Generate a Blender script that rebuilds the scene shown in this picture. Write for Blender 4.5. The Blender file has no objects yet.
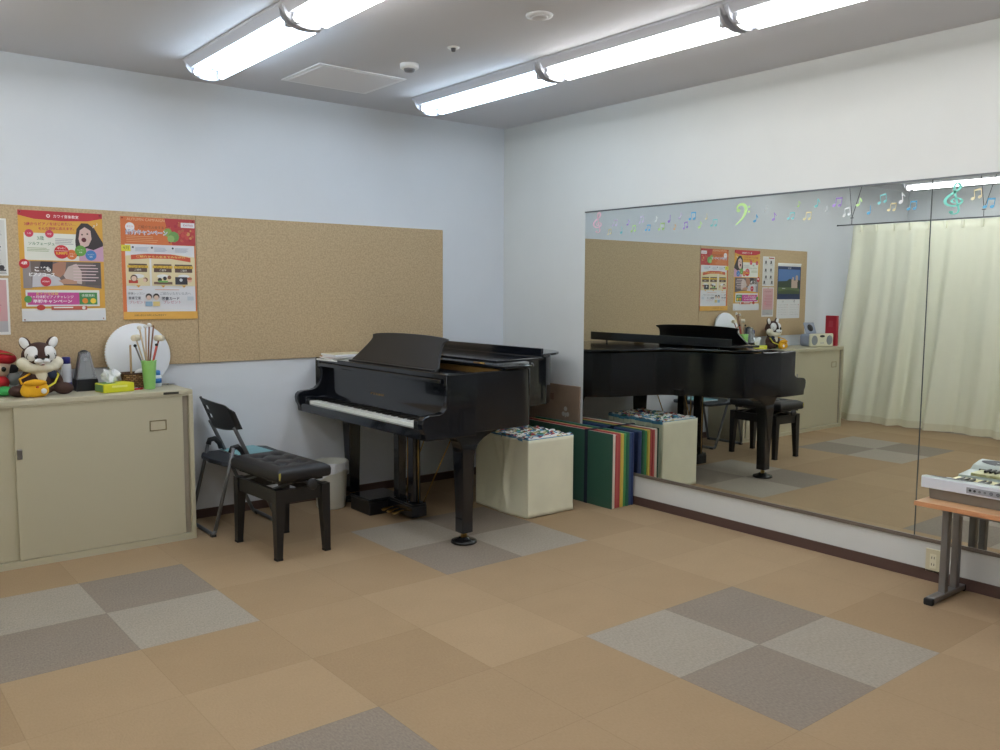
import bpy, bmesh, math, random
from mathutils import Vector, Matrix, Euler
random.seed(7)
C = bpy.context.scene.collection
PI = math.pi
R_ = math.radians

# ------------------------------------------------------------------ camera, world, exposure
F_PX, YAW, PITCH, ROLL = 866.92, R_(38.818), R_(-5.506), R_(0.3113)
CAM = Vector((-4.3426, -5.3605, 1.4341))
fw = Vector((math.sin(YAW)*math.cos(PITCH), math.cos(YAW)*math.cos(PITCH), math.sin(PITCH)))
rt = Vector((math.cos(YAW), -math.sin(YAW), 0)); up = rt.cross(fw)
r2 = rt*math.cos(ROLL)+up*math.sin(ROLL); u2 = -rt*math.sin(ROLL)+up*math.cos(ROLL)
cd = bpy.data.cameras.new('camera'); cam = bpy.data.objects.new('camera', cd); C.objects.link(cam)
cd.sensor_width = 36; cd.lens = F_PX*36/1000; cd.clip_start = 0.05
cam.matrix_world = Matrix(((r2.x, u2.x, -fw.x, CAM.x), (r2.y, u2.y, -fw.y, CAM.y), (r2.z, u2.z, -fw.z, CAM.z), (0, 0, 0, 1)))
bpy.context.scene.camera = cam
w = bpy.data.worlds.new('world'); bpy.context.scene.world = w; w.use_nodes = True
w.node_tree.nodes['Background'].inputs[0].default_value = (.8, .9, 1, 1)
w.node_tree.nodes['Background'].inputs[1].default_value = 0.25
vs = bpy.context.scene.view_settings
vs.view_transform = 'Standard'; vs.look = 'None'; vs.gamma = 1; vs.use_curve_mapping = False
vs.exposure = 0.34
TUBE_POWER = 13.5
bpy.context.scene.cycles.max_bounces = 10
bpy.context.scene.cycles.diffuse_bounces = 6
bpy.context.scene.cycles.glossy_bounces = 6

# ------------------------------------------------------------------ helpers
def lin(c):
    return tuple(((v/255)/12.92 if v/255 <= .04045 else ((v/255+.055)/1.055)**2.4) for v in c)
MATS = {}
def mat(name, rgb, rough=.6, metal=0, spec=.5, noise=0, nscale=40, coat=0, emit=0, bump=0, bscale=200, alpha=1, trans=0):
    if name in MATS: return MATS[name]
    m = bpy.data.materials.new(name); m.use_nodes = True
    nt = m.node_tree; b = nt.nodes['Principled BSDF']
    col = lin(rgb)+(1,)
    b.inputs['Base Color'].default_value = col
    b.inputs['Roughness'].default_value = rough
    b.inputs['Metallic'].default_value = metal
    b.inputs['Specular IOR Level'].default_value = spec
    b.inputs['Coat Weight'].default_value = coat
    b.inputs['Alpha'].default_value = alpha
    b.inputs['Transmission Weight'].default_value = trans
    if emit:
        b.inputs['Emission Color'].default_value = col; b.inputs['Emission Strength'].default_value = emit
    if noise or bump:
        tc = nt.nodes.new('ShaderNodeTexCoord')
    if noise:
        n = nt.nodes.new('ShaderNodeTexNoise'); n.inputs['Scale'].default_value = nscale; n.inputs['Detail'].default_value = 4
        nt.links.new(tc.outputs['Object'], n.inputs['Vector'])
        r = nt.nodes.new('ShaderNodeValToRGB')
        r.color_ramp.elements[0].position = .3; r.color_ramp.elements[1].position = .7
        r.color_ramp.elements[0].color = tuple(v*(1-noise) for v in col[:3])+(1,)
        r.color_ramp.elements[1].color = tuple(min(1, v*(1+noise)) for v in col[:3])+(1,)
        nt.links.new(n.outputs['Fac'], r.inputs['Fac']); nt.links.new(r.outputs['Color'], b.inputs['Base Color'])
    if bump:
        n2 = nt.nodes.new('ShaderNodeTexNoise'); n2.inputs['Scale'].default_value = bscale; n2.inputs['Detail'].default_value = 3
        nt.links.new(tc.outputs['Object'], n2.inputs['Vector'])
        bp = nt.nodes.new('ShaderNodeBump'); bp.inputs['Strength'].default_value = bump; bp.inputs['Distance'].default_value = .002
        nt.links.new(n2.outputs['Fac'], bp.inputs['Height']); nt.links.new(bp.outputs['Normal'], b.inputs['Normal'])
    MATS[name] = m
    return m

def empty(name, loc=(0, 0, 0), rz=0):
    o = bpy.data.objects.new(name, None); C.objects.link(o); o.empty_display_size = .05
    o.location = loc; o.rotation_euler = (0, 0, rz); return o
def tag(o, label=None, cat=None, group=None, kind=None):
    if label: o['label'] = label
    if cat: o['category'] = cat
    if group: o['group'] = group
    if kind: o['kind'] = kind
    return o
def thing(name, label, cat, loc=(0, 0, 0), rz=0, group=None):
    return tag(empty(name, loc, rz), label, cat, group)

class B:
    """collects shapes in world (or local) coordinates, builds ONE mesh object"""
    def __init__(s): s.bm = bmesh.new(); s.mi = 0
    def _new(s, vs_):
        for v in vs_:
            for f in v.link_faces: f.material_index = s.mi
    def box(s, x0, x1, y0, y1, z0, z1, bev=0, seg=2):
        a = bmesh.ops.create_cube(s.bm, size=1)['verts']
        for v in a:
            v.co = Vector((x0+(v.co.x+.5)*(x1-x0), y0+(v.co.y+.5)*(y1-y0), z0+(v.co.z+.5)*(z1-z0)))
        s._new(a)
        if bev:
            es = list({e for v in a for e in v.link_edges})
            r = bmesh.ops.bevel(s.bm, geom=es, offset=bev, segments=seg, affect='EDGES', profile=.5)
            for f in r['faces']: f.material_index = s.mi
        return s
    def prism(s, pts, axis, a, b):
        """polygon pts (2-D) extruded along axis from a to b; x:(y,z) y:(x,z) z:(x,y)"""
        def mk(p, t):
            return {'x': (t, p[0], p[1]), 'y': (p[0], t, p[1]), 'z': (p[0], p[1], t)}[axis]
        v0 = [s.bm.verts.new(mk(p, a)) for p in pts]; v1 = [s.bm.verts.new(mk(p, b)) for p in pts]
        n = len(pts); fs = [s.bm.faces.new(v0), s.bm.faces.new(v1[::-1])]
        for i in range(n): fs.append(s.bm.faces.new((v0[i], v1[i], v1[(i+1) % n], v0[(i+1) % n])))
        for f in fs: f.material_index = s.mi
        bmesh.ops.recalc_face_normals(s.bm, faces=fs)
        return s
    def tube(s, pts, r, n=10, rs=None, cap=True):
        pts = [Vector(p) for p in pts]; rings = []
        for i, p in enumerate(pts):
            if i == 0: d = pts[1]-p
            elif i == len(pts)-1: d = p-pts[i-1]
            else: d = (pts[i+1]-p).normalized()+(p-pts[i-1]).normalized()
            d.normalize()
            q = d.to_track_quat('Z', 'Y') if i == 0 else qprev.copy()
            if i:
                q = (prevd.rotation_difference(d)) @ qprev
            rr = rs[i] if rs else r
            rings.append([s.bm.verts.new(p+q @ Vector((math.cos(2*PI*k/n)*rr, math.sin(2*PI*k/n)*rr, 0))) for k in range(n)])
            qprev = q; prevd = d
        fs = []
        for a, b in zip(rings, rings[1:]):
            for k in range(n):
                f = s.bm.faces.new((a[k], a[(k+1) % n], b[(k+1) % n], b[k])); f.smooth = True; fs.append(f)
        if cap: fs += [s.bm.faces.new(rings[0][::-1]), s.bm.faces.new(rings[-1])]
        for f in fs: f.material_index = s.mi
        return s
    def lathe(s, prof, c=(0, 0, 0), n=24, smooth=True, mtx=None):
        """prof (r,z) list around the vertical through c"""
        rings = []
        for r, z in prof:
            if r < 1e-6: rings.append([s.bm.verts.new((c[0], c[1], c[2]+z))])
            else: rings.append([s.bm.verts.new((c[0]+r*math.cos(2*PI*k/n), c[1]+r*math.sin(2*PI*k/n), c[2]+z)) for k in range(n)])
        fs = []
        for a, b in zip(rings, rings[1:]):
            for k in range(n):
                k2 = (k+1) % n
                if len(a) == 1 and len(b) == 1: continue
                if len(a) == 1: f = s.bm.faces.new((a[0], b[k2], b[k]))
                elif len(b) == 1: f = s.bm.faces.new((a[k], a[k2], b[0]))
                else: f = s.bm.faces.new((a[k], a[k2], b[k2], b[k]))
                f.smooth = smooth; f.material_index = s.mi; fs.append(f)
        if mtx is not None:
            for v in {v for r_ in rings for v in r_}: v.co = mtx @ v.co
        bmesh.ops.recalc_face_normals(s.bm, faces=fs)
        return s
    def ball(s, c, r, rot=(0, 0, 0), u=16, v=12):
        a = bmesh.ops.create_uvsphere(s.bm, u_segments=u, v_segments=v, radius=1)['verts']
        if isinstance(r, (int, float)): r = (r, r, r)
        M = Matrix.Translation(c) @ Euler(rot).to_matrix().to_4x4() @ Matrix.Diagonal((*r, 1))
        for q in a: q.co = M @ q.co
        for f in {f for q in a for f in q.link_faces}: f.smooth = True; f.material_index = s.mi
        return s
    def grid(s, fn, nu, nv, smooth=True, closed_u=False):
        vv = [[s.bm.verts.new(fn(i/nu, j/nv)) for j in range(nv+1)] for i in range(nu+(0 if closed_u else 1))]
        for i in range(nu):
            for j in range(nv):
                a = vv[i]; b = vv[(i+1) % len(vv)]
                f = s.bm.faces.new((a[j], b[j], b[j+1], a[j+1])); f.smooth = smooth; f.material_index = s.mi
        return s
    def poly(s, pts):
        f = s.bm.faces.new([s.bm.verts.new(p) for p in pts]); f.material_index = s.mi; return s
    def mat(s, i): s.mi = i; return s
    def xf(s, M):
        bmesh.ops.transform(s.bm, matrix=M, verts=s.bm.verts); return s
    def build(s, name, m, parent=None, world=True, autosmooth=False):
        if parent is not None and world:
            Mi = (Matrix.Translation(parent_world(parent)[0]) @ Euler(parent_world(parent)[1]).to_matrix().to_4x4()).inverted()
            bmesh.ops.transform(s.bm, matrix=Mi, verts=s.bm.verts)
        me = bpy.data.meshes.new(name); s.bm.to_mesh(me); s.bm.free()
        for mm in (m if isinstance(m, (list, tuple)) else [m]): me.materials.append(mm)
        o = bpy.data.objects.new(name, me); C.objects.link(o)
        if parent is not None: o.parent = parent
        if autosmooth:
            for p in me.polygons: p.use_smooth = True
            try: me.set_sharp_from_angle(angle=R_(35))
            except Exception: pass
        return o
def parent_world(p):
    loc = Vector(p.location); rot = tuple(p.rotation_euler); q = p.parent
    while q is not None:
        M = Matrix.Translation(q.location) @ Euler(q.rotation_euler).to_matrix().to_4x4()
        loc = M @ loc
        rot = (0, 0, rot[2]+q.rotation_euler[2]); q = q.parent
    return loc, rot
def struct(o): return tag(o, kind='structure')
def copy_tree(o, parent=None):
    c = o.copy(); C.objects.link(c); c.parent = parent
    for ch in [x for x in bpy.data.objects if x.parent == o]: copy_tree(ch, c)
    return c
def bez(p0, p1, p2, p3, n):
    out = []
    for i in range(n+1):
        t = i/n; a = (1-t)**3; b = 3*t*(1-t)**2; c = 3*t*t*(1-t); d = t**3
        out.append(tuple(a*w0+b*w1+c*w2+d*w3 for w0, w1, w2, w3 in zip(p0, p1, p2, p3)))
    return out
def spline(pts, n=6):
    """Catmull-Rom through 2-D/3-D points"""
    P = [Vector(p) for p in pts]; out = []
    for i in range(len(P)-1):
        p0 = P[max(i-1, 0)]; p1 = P[i]; p2 = P[i+1]; p3 = P[min(i+2, len(P)-1)]
        for k in range(n):
            t = k/n
            out.append(.5*((2*p1)+(p2-p0)*t+(2*p0-5*p1+4*p2-p3)*t*t+(3*p1-p0-3*p2+p3)*t**3))
    out.append(P[-1]); return [tuple(p) for p in out]

# text -> triangles, cached
_fc = bpy.data.curves.new('txt', 'FONT'); _fo = bpy.data.objects.new('txt', _fc)
_TC = {}
def text_geo(body, bold=0.0):
    key = (body, bold)
    if key in _TC: return _TC[key]
    _fo.hide_render = True
    if _fo.name not in C.objects: C.objects.link(_fo)
    _fc.body = body; _fc.align_x = 'CENTER'; _fc.align_y = 'CENTER'; _fc.resolution_u = 2; _fc.offset = bold
    bpy.context.view_layer.update()
    dg = bpy.context.evaluated_depsgraph_get(); me = bpy.data.meshes.new_from_object(_fo.evaluated_get(dg))
    vs_ = [tuple(v.co)[:2] for v in me.vertices]; fs = [tuple(p.vertices) for p in me.polygons]
    bpy.data.meshes.remove(me)
    xs = [v[0] for v in vs_] or [0]; ys = [v[1] for v in vs_] or [0]
    cx = (max(xs)+min(xs))/2; cy = (max(ys)+min(ys))/2; W = (max(xs)-min(xs)) or 1; H = (max(ys)-min(ys)) or 1
    _TC[key] = ([((x-cx)/W, (y-cy)/H) for x, y in vs_], fs, W/H)
    return _TC[key]

# ------------------------------------------------------------------ materials
M_wall = mat('wall_paint', (217, 221, 226), .85, bump=.25, bscale=180, noise=.015, nscale=3)
M_wall_baked = mat('wall_paint_light_baked', (205, 206, 203), .85, bump=.25, bscale=180, noise=.015, nscale=3)  # same paint as the other walls; warmer, weaker light put into the colour
M_ceil = mat('ceiling_board', (206, 206, 211), .9, bump=.4, bscale=120)
M_base = mat('baseboard_vinyl', (84, 62, 56), .5)
M_black = mat('piano_lacquer', (19, 22, 29), .12, spec=.5, coat=.25)
M_blackm = mat('piano_satin', (26, 26, 29), .38)
M_gold = mat('brass', (176, 140, 78), .32, metal=1)
M_plate = mat('iron_plate_gold', (150, 116, 62), .4, metal=.7)
M_ivory = mat('key_white', (236, 238, 232), .25)
M_ebony = mat('key_black', (15, 15, 17), .3)
M_leather = mat('bench_leather', (30, 30, 34), .42, bump=.3, bscale=300)
M_bench = mat('bench_wood', (24, 23, 25), .4)
M_cab = mat('cabinet_enamel', (190, 184, 160), .42)
M_cabin = mat('cabinet_channel_beige', (150, 142, 128), .5)  # darker beige for the channel strips beside the doors
M_alu = mat('aluminium', (150, 150, 152), .35, metal=1)
M_dark = mat('dark_plastic', (30, 31, 35), .45)
M_chair = mat('chair_plastic', (36, 40, 48), .5)
M_tube = mat('grey_tube', (112, 114, 118), .4, metal=.5)
M_white = mat('white_paint', (232, 232, 230), .5)
M_paper = mat('paper_white', (228, 228, 226), .7)
M_rubber = mat('rubber', (22, 22, 24), .7)

# carpet -------------------------------------------------------------
def carpet():
    m = bpy.data.materials.new('carpet_tiles'); m.use_nodes = True; nt = m.node_tree; N = nt.nodes.new; L = nt.links.new
    b = nt.nodes['Principled BSDF']; b.inputs['Roughness'].default_value = .95; b.inputs['Specular IOR Level'].default_value = .1
    tc = N('ShaderNodeTexCoord'); sp = N('ShaderNodeSeparateXYZ'); L(tc.outputs['Object'], sp.inputs[0])
    def mth(op, a, bb=None, c=None):
        n = N('ShaderNodeMath'); n.operation = op
        for i, v in enumerate((a, bb, c)):
            if v is None: continue
            if isinstance(v, (int, float)): n.inputs[i].default_value = v
            else: L(v, n.inputs[i])
        return n.outputs[0]
    def tile(o, off): return mth('DIVIDE', mth('SUBTRACT', o, off), .5)
    u = tile(sp.outputs[0], -1.8601); v = tile(sp.outputs[1], -3.8569)
    iu = mth('FLOOR', u); iv = mth('FLOOR', v)
    gu = mth('LESS_THAN', mth('FLOORED_MODULO', iu, 4), 1.5); gv = mth('LESS_THAN', mth('FLOORED_MODULO', iv, 4), 1.5)
    grey = mth('MULTIPLY', gu, gv)
    par = mth('FLOORED_MODULO', mth('ADD', iu, iv), 2)       # 0 dark, 1 light
    cmb = N('ShaderNodeCombineXYZ'); L(iu, cmb.inputs[0]); L(iv, cmb.inputs[1])
    wn = N('ShaderNodeTexWhiteNoise'); wn.noise_dimensions = '2D'; L(cmb.outputs[0], wn.inputs['Vector'])
    def mix(f, a, c):
        n = N('ShaderNodeMix'); n.data_type = 'RGBA'
        if isinstance(f, (int, float)): n.inputs[0].default_value = f
        else: L(f, n.inputs[0])
        for k, q in ((6, a), (7, c)):
            if isinstance(q, tuple): n.inputs[k].default_value = lin(q)+(1,)
            else: L(q, n.inputs[k])
        return n.outputs[2]
    tan = mix(wn.outputs['Value'], (159, 135, 106), (171, 147, 117))
    gr = mix(par, (141, 130, 118), (161, 152, 139))
    col = mix(grey, tan, gr)
    ns = N('ShaderNodeTexNoise'); ns.inputs['Scale'].default_value = 150; ns.inputs['Detail'].default_value = 3
    # grain turned per tile: stretch by parity
    mp = N('ShaderNodeMapping'); L(tc.outputs['Object'], mp.inputs[0]); mp.inputs['Scale'].default_value = (1, .45, 1)
    L(mp.outputs[0], ns.inputs['Vector'])
    n2 = N('ShaderNodeTexNoise'); n2.inputs['Scale'].default_value = 5; n2.inputs['Detail'].default_value = 2; L(tc.outputs['Object'], n2.inputs['Vector'])
    amp = mth('ADD', .22, mth('MULTIPLY', grey, .40))
    f1 = mth('ADD', 1, mth('MULTIPLY', mth('SUBTRACT', ns.outputs['Fac'], .5), amp))
    f2 = mth('ADD', f1, mth('MULTIPLY', mth('SUBTRACT', n2.outputs['Fac'], .5), .10))
    # faint seam
    def seam(t):
        fr = mth('FRACT', t); return mth('LESS_THAN', mth('MINIMUM', fr, mth('SUBTRACT', 1, fr)), .004)
    sm = mth('MAXIMUM', seam(u), seam(v))
    f3 = mth('MULTIPLY', f2, mth('SUBTRACT', 1, mth('MULTIPLY', sm, .10)))
    vm = N('ShaderNodeVectorMath'); vm.operation = 'SCALE'; L(col, vm.inputs[0]); L(f3, vm.inputs[3])
    L(vm.outputs[0], b.inputs['Base Color'])
    bp = N('ShaderNodeBump'); bp.inputs['Strength'].default_value = .5; bp.inputs['Distance'].default_value = .003
    L(ns.outputs['Fac'], bp.inputs['Height']); L(bp.outputs[0], b.inputs['Normal'])
    return m
M_carpet = carpet()

# ------------------------------------------------------------------ room shell
H = 2.69; XL = -6.5; YF = -8.0
struct(B().box(XL-.1, .1, YF-.1, .1, -.08, 0).build('floor', M_carpet))
struct(B().box(XL-.1, .1, YF-.1, .1, H, H+.08).build('ceiling', M_ceil))
struct(B().box(XL-.1, .1, 0, .1, 0, H).build('wall_back', M_wall))
struct(B().box(0, .1, YF, 0, 0, H).build('wall_right', M_wall_baked))
struct(B().box(XL-.1, XL, YF, 0, 0, H).build('wall_left', M_wall))
struct(B().box(XL-.1, .1, YF-.1, YF, 0, H).build('wall_front', M_wall))
struct(B().box(XL, 0, -.008, 0, 0, .057).build('baseboard_back', M_base))
struct(B().box(-.008, 0, YF, -.008, 0, .057).build('baseboard_right', M_base))
struct(B().box(XL, XL+.008, YF, -.008, 0, .057).build('baseboard_left', M_base))

# ------------------------------------------------------------------ wall mirror
mm = bpy.data.materials.new('mirror_silver'); mm.use_nodes = True
bb = mm.node_tree.nodes['Principled BSDF']; bb.inputs['Metallic'].default_value = 1; bb.inputs['Roughness'].default_value = 0.0
bb.inputs['Base Color'].default_value = (.76, .79, .76, 1)
M_edge = mat('mirror_edge', (60, 66, 66), .3)
def mirror_panel(y0, y1, label):
    t = thing('wall_mirror', label, 'mirror', (-.006, (y0+y1)/2, .2098), group='tall wall mirrors')
    B().box(-.006, -.0002, y0, y1, .2098, 1.9893).build('mirror_glass', mm, t)
    return t
t1 = mirror_panel(-3.328, -.9202, 'large frameless mirror panel nearest the corner, reflecting the piano')
t2 = mirror_panel(-5.74, -3.332, 'second mirror panel behind the keyboard table, reflecting the curtain')
B().box(-.0075, -.006, -3.3325, -3.3275, .21, 1.989).build('edge_strip', M_edge, t2)
tag(B().box(-.011, -.0004, -5.74, -.918, 1.9895, 1.9955).box(-.011, -.0065, -5.74, -.918, 1.9865, 1.9900).build('mirror_rail', mat('rail_dark', (96, 98, 100), .35, metal=.6)), 'slim dark metal rail along the top edge of the mirror', 'rail')
tag(B().box(-.014, -.0004, -5.74, -.918, .198, .2093).box(-.012, -.0065, -5.74, -.918, .2093, .217).build('mirror_rail', mat('rail_brown', (122, 112, 104), .4, metal=.4)), 'slim brownish rail along the bottom edge of the mirror', 'rail')

# ------------------------------------------------------------------ cork board (two long panels)
def cork():
    m = bpy.data.materials.new('cork'); m.use_nodes = True; nt = m.node_tree; N = nt.nodes.new; L = nt.links.new
    b = nt.nodes['Principled BSDF']; b.inputs['Roughness'].default_value = .9
    tc = N('ShaderNodeTexCoord'); n = N('ShaderNodeTexNoise'); n.inputs['Scale'].default_value = 95; n.inputs['Detail'].default_value = 5
    L(tc.outputs['Object'], n.inputs['Vector'])
    r = N('ShaderNodeValToRGB'); e = r.color_ramp.elements; e[0].position = .32; e[0].color = lin((176, 153, 119))+(1,)
    e[1].position = .62; e[1].color = lin((198, 174, 138))+(1,)
    L(n.outputs['Fac'], r.inputs['Fac']); L(r.outputs['Color'], b.inputs['Base Color'])
    bp = N('ShaderNodeBump'); bp.inputs['Strength'].default_value = .3; bp.inputs['Distance'].default_value = .001
    L(n.outputs['Fac'], bp.inputs['Height']); L(bp.outputs[0], b.inputs['Normal'])
    return m
M_cork = cork()
tag(B().box(-2.4335, -.592, -.012, -.0005, .9824, 1.8858, .0015, 1).build('cork_board', M_cork), 'bare tan cork panel above the piano, right of the posters', 'cork board', 'cork boards on the back wall')
tag(B().box(-4.275, -2.4355, -.012, -.0005, .9824, 1.8858, .0015, 1).build('cork_board', M_cork), 'tan cork panel above the cabinet, carrying the posters', 'cork board', 'cork boards on the back wall')
# ------------------------------------------------------------------ ceiling lights
M_tubeE = bpy.data.materials.new('fluorescent_glow'); M_tubeE.use_nodes = True
nt = M_tubeE.node_tree; b_ = nt.nodes['Principled BSDF']; b_.inputs['Base Color'].default_value = (.9, .9, .9, 1)
b_.inputs['Emission Color'].default_value = (.93, .96, 1.0, 1); b_.inputs['Emission Strength'].default_value = TUBE_POWER
M_tubeC = M_tubeE.copy(); M_tubeC.name = 'fluorescent_glow_cool'
M_tubeC.node_tree.nodes['Principled BSDF'].inputs['Emission Color'].default_value = (.68, .85, 1.0, 1)
M_tubeE.node_tree.nodes['Principled BSDF'].inputs['Emission Color'].default_value = (.96, .97, .96, 1)
M_fix = mat('fixture_enamel', (196, 198, 206), .4)
def make_fixture(label):
    t = thing('ceiling_light', label, 'ceiling light', (0, 0, H), group='fluorescent fixtures on the ceiling')
    L_ = 1.225/2
    # shallow tray: wide at ceiling, curved belly between tubes
    prof = [(-.128, 0), (-.128, -.012), (-.098, -.048), (-.03, -.040), (.03, -.040), (.098, -.048), (.128, -.012), (.128, 0)]
    B().prism([(x, z) for x, z in prof], 'y', -L_, L_).build('housing', M_fix, t, world=False)
    for sx in (-1, 1):
        B().tube([(sx*.068, -L_+.045, -.072), (sx*.068, L_-.045, -.072)], .0175, 10).build('fluorescent_tube', M_tubeE, t, world=False)
    for sy in (-1, 1):
        y = sy*(L_-.014)
        pr = [(-.125, -.006)]+[(.122*math.cos(a), -.028-.074*math.sin(a)) for a in [PI-PI*k/12 for k in range(13)]]+[(.125, -.006)]
        e = B().prism(pr, 'y', min(y, y-sy*.012), max(y, y-sy*.012))
        e.build('end_plate', M_fix, t, world=False)
        for sx in (-1, 1):
            s = B(); s.box(sx*.068-.016, sx*.068+.016, min(y-sy*.012, y-sy*.036), max(y-sy*.012, y-sy*.036), -.090, -.045, .004)
            s.build('socket', M_fix, t, world=False)
    return t
RX = [-1.03, -2.515, -4.0, -5.49]
rown = ['row nearest the mirror', 'row above the bench', 'row above the camera', 'row beyond the curtain']
ordn = ['first from the back wall', 'second from the back wall', 'third from the back wall', 'fourth from the back wall']
fx0 = None
for ri, x in enumerate(RX):
    for k in range(4):
        lab = 'twin tube ceiling light, %s, %s' % (ordn[k], rown[ri])
        if fx0 is None: fx = fx0 = make_fixture(lab)
        else: fx = copy_tree(fx0)
        fx.location = (x, -.47-1.2275*(k+.5), H); fx['label'] = lab
for fx in [o for o in bpy.data.objects if o.name.startswith('ceiling_light') and o.location.y > -1.5 and o.location.x > -3]:
    for ch in [c for c in bpy.data.objects if c.parent == fx and c.name.startswith('fluorescent_tube')]:
        ch.data = ch.data.copy(); ch.data.materials[0] = M_tubeC

# ceiling hatch and detectors
t = thing('ceiling_hatch', 'square white access panel in the ceiling between the light rows', 'access hatch', (-1.745, -.63, H))
o = B()
o.box(-2.03, -1.46, -.875, -.385, H-.006, H)
o.build('hatch_frame', mat('hatch_frame', (238, 238, 240), .4), t)
B().box(-2.0, -1.49, -.848, -.412, H-.0085, H-.006).build('hatch_door', mat('hatch_door', (226, 224, 226), .6), t)
t = thing('smoke_detector', 'small white round detector with a dark underside, next to the ceiling hatch', 'smoke detector', (-1.63, -1.17, H), group='ceiling detectors')
B().lathe([(0, 0), (.052, 0), (.052, -.022), (.044, -.028), (0, -.028)], (-1.63, -1.17, H), 28).build('housing', M_white, t)
B().lathe([(0, -.028), (.032, -.028), (.026, -.042), (0, -.045)], (-1.63, -1.17, H), 20).build('sensor', mat('sensor_grey', (120, 120, 124), .5), t)
t = thing('sprinkler_head', 'tiny round ceiling fitting with dark centre, between the two round ones', 'sprinkler', (-1.638, -1.6, H))
B().lathe([(0, 0), (.032, 0), (.03, -.006), (0, -.006)], (-1.638, -1.6, H), 24).build('escutcheon', M_white, t)
B().lathe([(0, -.006), (.014, -.006), (.01, -.022), (0, -.024)], (-1.638, -1.6, H), 14).build('nozzle', mat('nozzle', (90, 90, 92), .4, metal=.6), t)
t = thing('ceiling_speaker', 'flat round white ceiling fitting, largest of the three round ones', 'ceiling fitting', (-1.645, -2.28, H))
B().lathe([(0, 0), (.062, 0), (.06, -.008), (.046, -.011), (0, -.011)], (-1.645, -2.28, H), 32).build('rim', mat('fitting_rim', (222, 222, 224), .5), t)
B().lathe([(0, -.011), (.042, -.011), (.03, -.017), (0, -.018)], (-1.645, -2.28, H), 24).build('cover', mat('fitting_cover', (196, 194, 196), .6), t)

# ------------------------------------------------------------------ curtain hanging from wires beyond the camera's left
M_curt = mat('curtain_cloth', (238, 238, 218), .85, bump=.2, bscale=400)
XC = -4.7
def cf(u, v):
    y0 = -.235-.06*(1-v); y0 = -.30+.24*(v**1.3)           # left edge flares towards the wall lower down
    y1 = -3.5
    y = y0+(y1-y0)*u
    ph = u*74; k1 = math.sin(ph+1.6*math.sin(u*23))
    pl = k1+.45*math.sin(ph*.47+2.0)+.25*math.sin(ph*2.1)
    amp = .012+.034*v
    return (XC+amp*pl+.012*math.sin(u*9)*v, y+.016*math.cos(ph)*v, 2.172-(2.172-.03)*v)
t = thing('curtain', 'tall cream pleated curtain hanging from a wire-hung rod, seen in the mirror', 'curtain', (XC, -1.9, 0))
cu = B().grid(lambda u, v: cf(u, v), 420, 24).build('curtain_cloth', M_curt, t)
md = cu.modifiers.new('thick', 'SOLIDIFY'); md.thickness = .003
hem = B().grid(lambda u, v: tuple(Vector(cf(u, .965+.034*v))+Vector((.004, 0, 0))), 420, 2).build('hem', mat('curtain_hem', (226, 222, 198), .85), t)
pl = B()
for k in range(18):
    p = cf((k+.5)/18, 0); pl.box(p[0]-.006, p[0]+.022, p[1]-.012, p[1]+.012, 2.09, 2.170, .004)
pl.build('pinch_pleats', M_curt, t)
t = thing('curtain_rod', 'thin grey curtain rod hung from the ceiling on wires', 'curtain rod', (XC, -1.8, 2.18))
B().tube([(XC, -.11, 2.182), (XC, -3.6, 2.182)], .0065).build('rod', M_tube, t)
B().ball((XC, -.11, 2.182), .010).build('end_cap', M_tube, t)
for yy in (-.275, -1.64, -3.0):
    B().tube([(XC, yy, 2.182), (XC, yy, 2.262)], .004, 8).box(XC-.006, XC+.006, yy-.018, yy+.018, 2.252, 2.260).build('hanger', M_tube, t)
    for dy in (.055, -.13):
        B().tube([(XC, yy, 2.258), (XC, yy+dy, H-.001)], .0035, 8).build('wire', M_tube, t)

# ------------------------------------------------------------------ steel cabinet
CX0, CX1, CY, CH = -4.386, -2.626, -.428, .868
t = thing('storage_cabinet', 'low beige steel cabinet with two sliding doors below the posters', 'cabinet', (-3.506, -.22, 0))
B().box(CX0, CX1, CY+.001, -.01, CH-.028, CH, .004).build('cabinet_top', M_cab, t)
b = B()
b.box(CX0, CX0+.024, CY, -.012, 0, CH-.028, .002, 1).box(CX1-.024, CX1, CY, -.012, 0, CH-.028, .002, 1)
b.box(CX0+.024, CX1-.024, CY, -.012, 0, .036).box(CX0+.024, CX1-.024, -.03, -.012, .036, CH-.03)
b.box(CX0+.024, CX1-.024, CY+.002, CY+.03, CH-.034, CH-.028)
b.build('cabinet_body', M_cab, t)
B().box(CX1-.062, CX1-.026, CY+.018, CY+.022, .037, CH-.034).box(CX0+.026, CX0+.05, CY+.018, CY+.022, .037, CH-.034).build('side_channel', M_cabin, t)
dr = B().box(-3.535, CX1-.058, CY+.006, CY+.02, .038, CH-.034, .002, 1).build('sliding_door', M_cab, t)
dl = B().box(CX0+.045, -3.50, CY+.022, CY+.036, .038, CH-.034, .002, 1).build('sliding_door', M_cab, t)
M_fr = mat('label_frame', (136, 124, 96), .4, metal=.6)
for px, par, w_ in ((-2.8225, dr, .046), (-4.23, dl, .046)):
    f = B(); z0, z1 = .648, .707; yy = CY+.004 if par is dr else CY+.020
    for a in ((px-w_, px+w_, z0, z0+.005), (px-w_, px+w_, z1-.005, z1), (px-w_, px-w_+.005, z0, z1), (px+w_-.005, px+w_, z0, z1)):
        f.box(a[0], a[1], yy, yy+.004, a[2], a[3])
    f.build('label_holder', M_fr, par)
B().box(-3.527, -3.503, CY+.001, CY+.007, .565, .618, .004).build('lock_plate', M_alu, dr)
B().box(-2.79, -2.705, CY-.0005, CY+.001, CH-.020, CH-.007).build('maker_plate', mat('nameplate', (50, 48, 40), .4), t)

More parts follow.
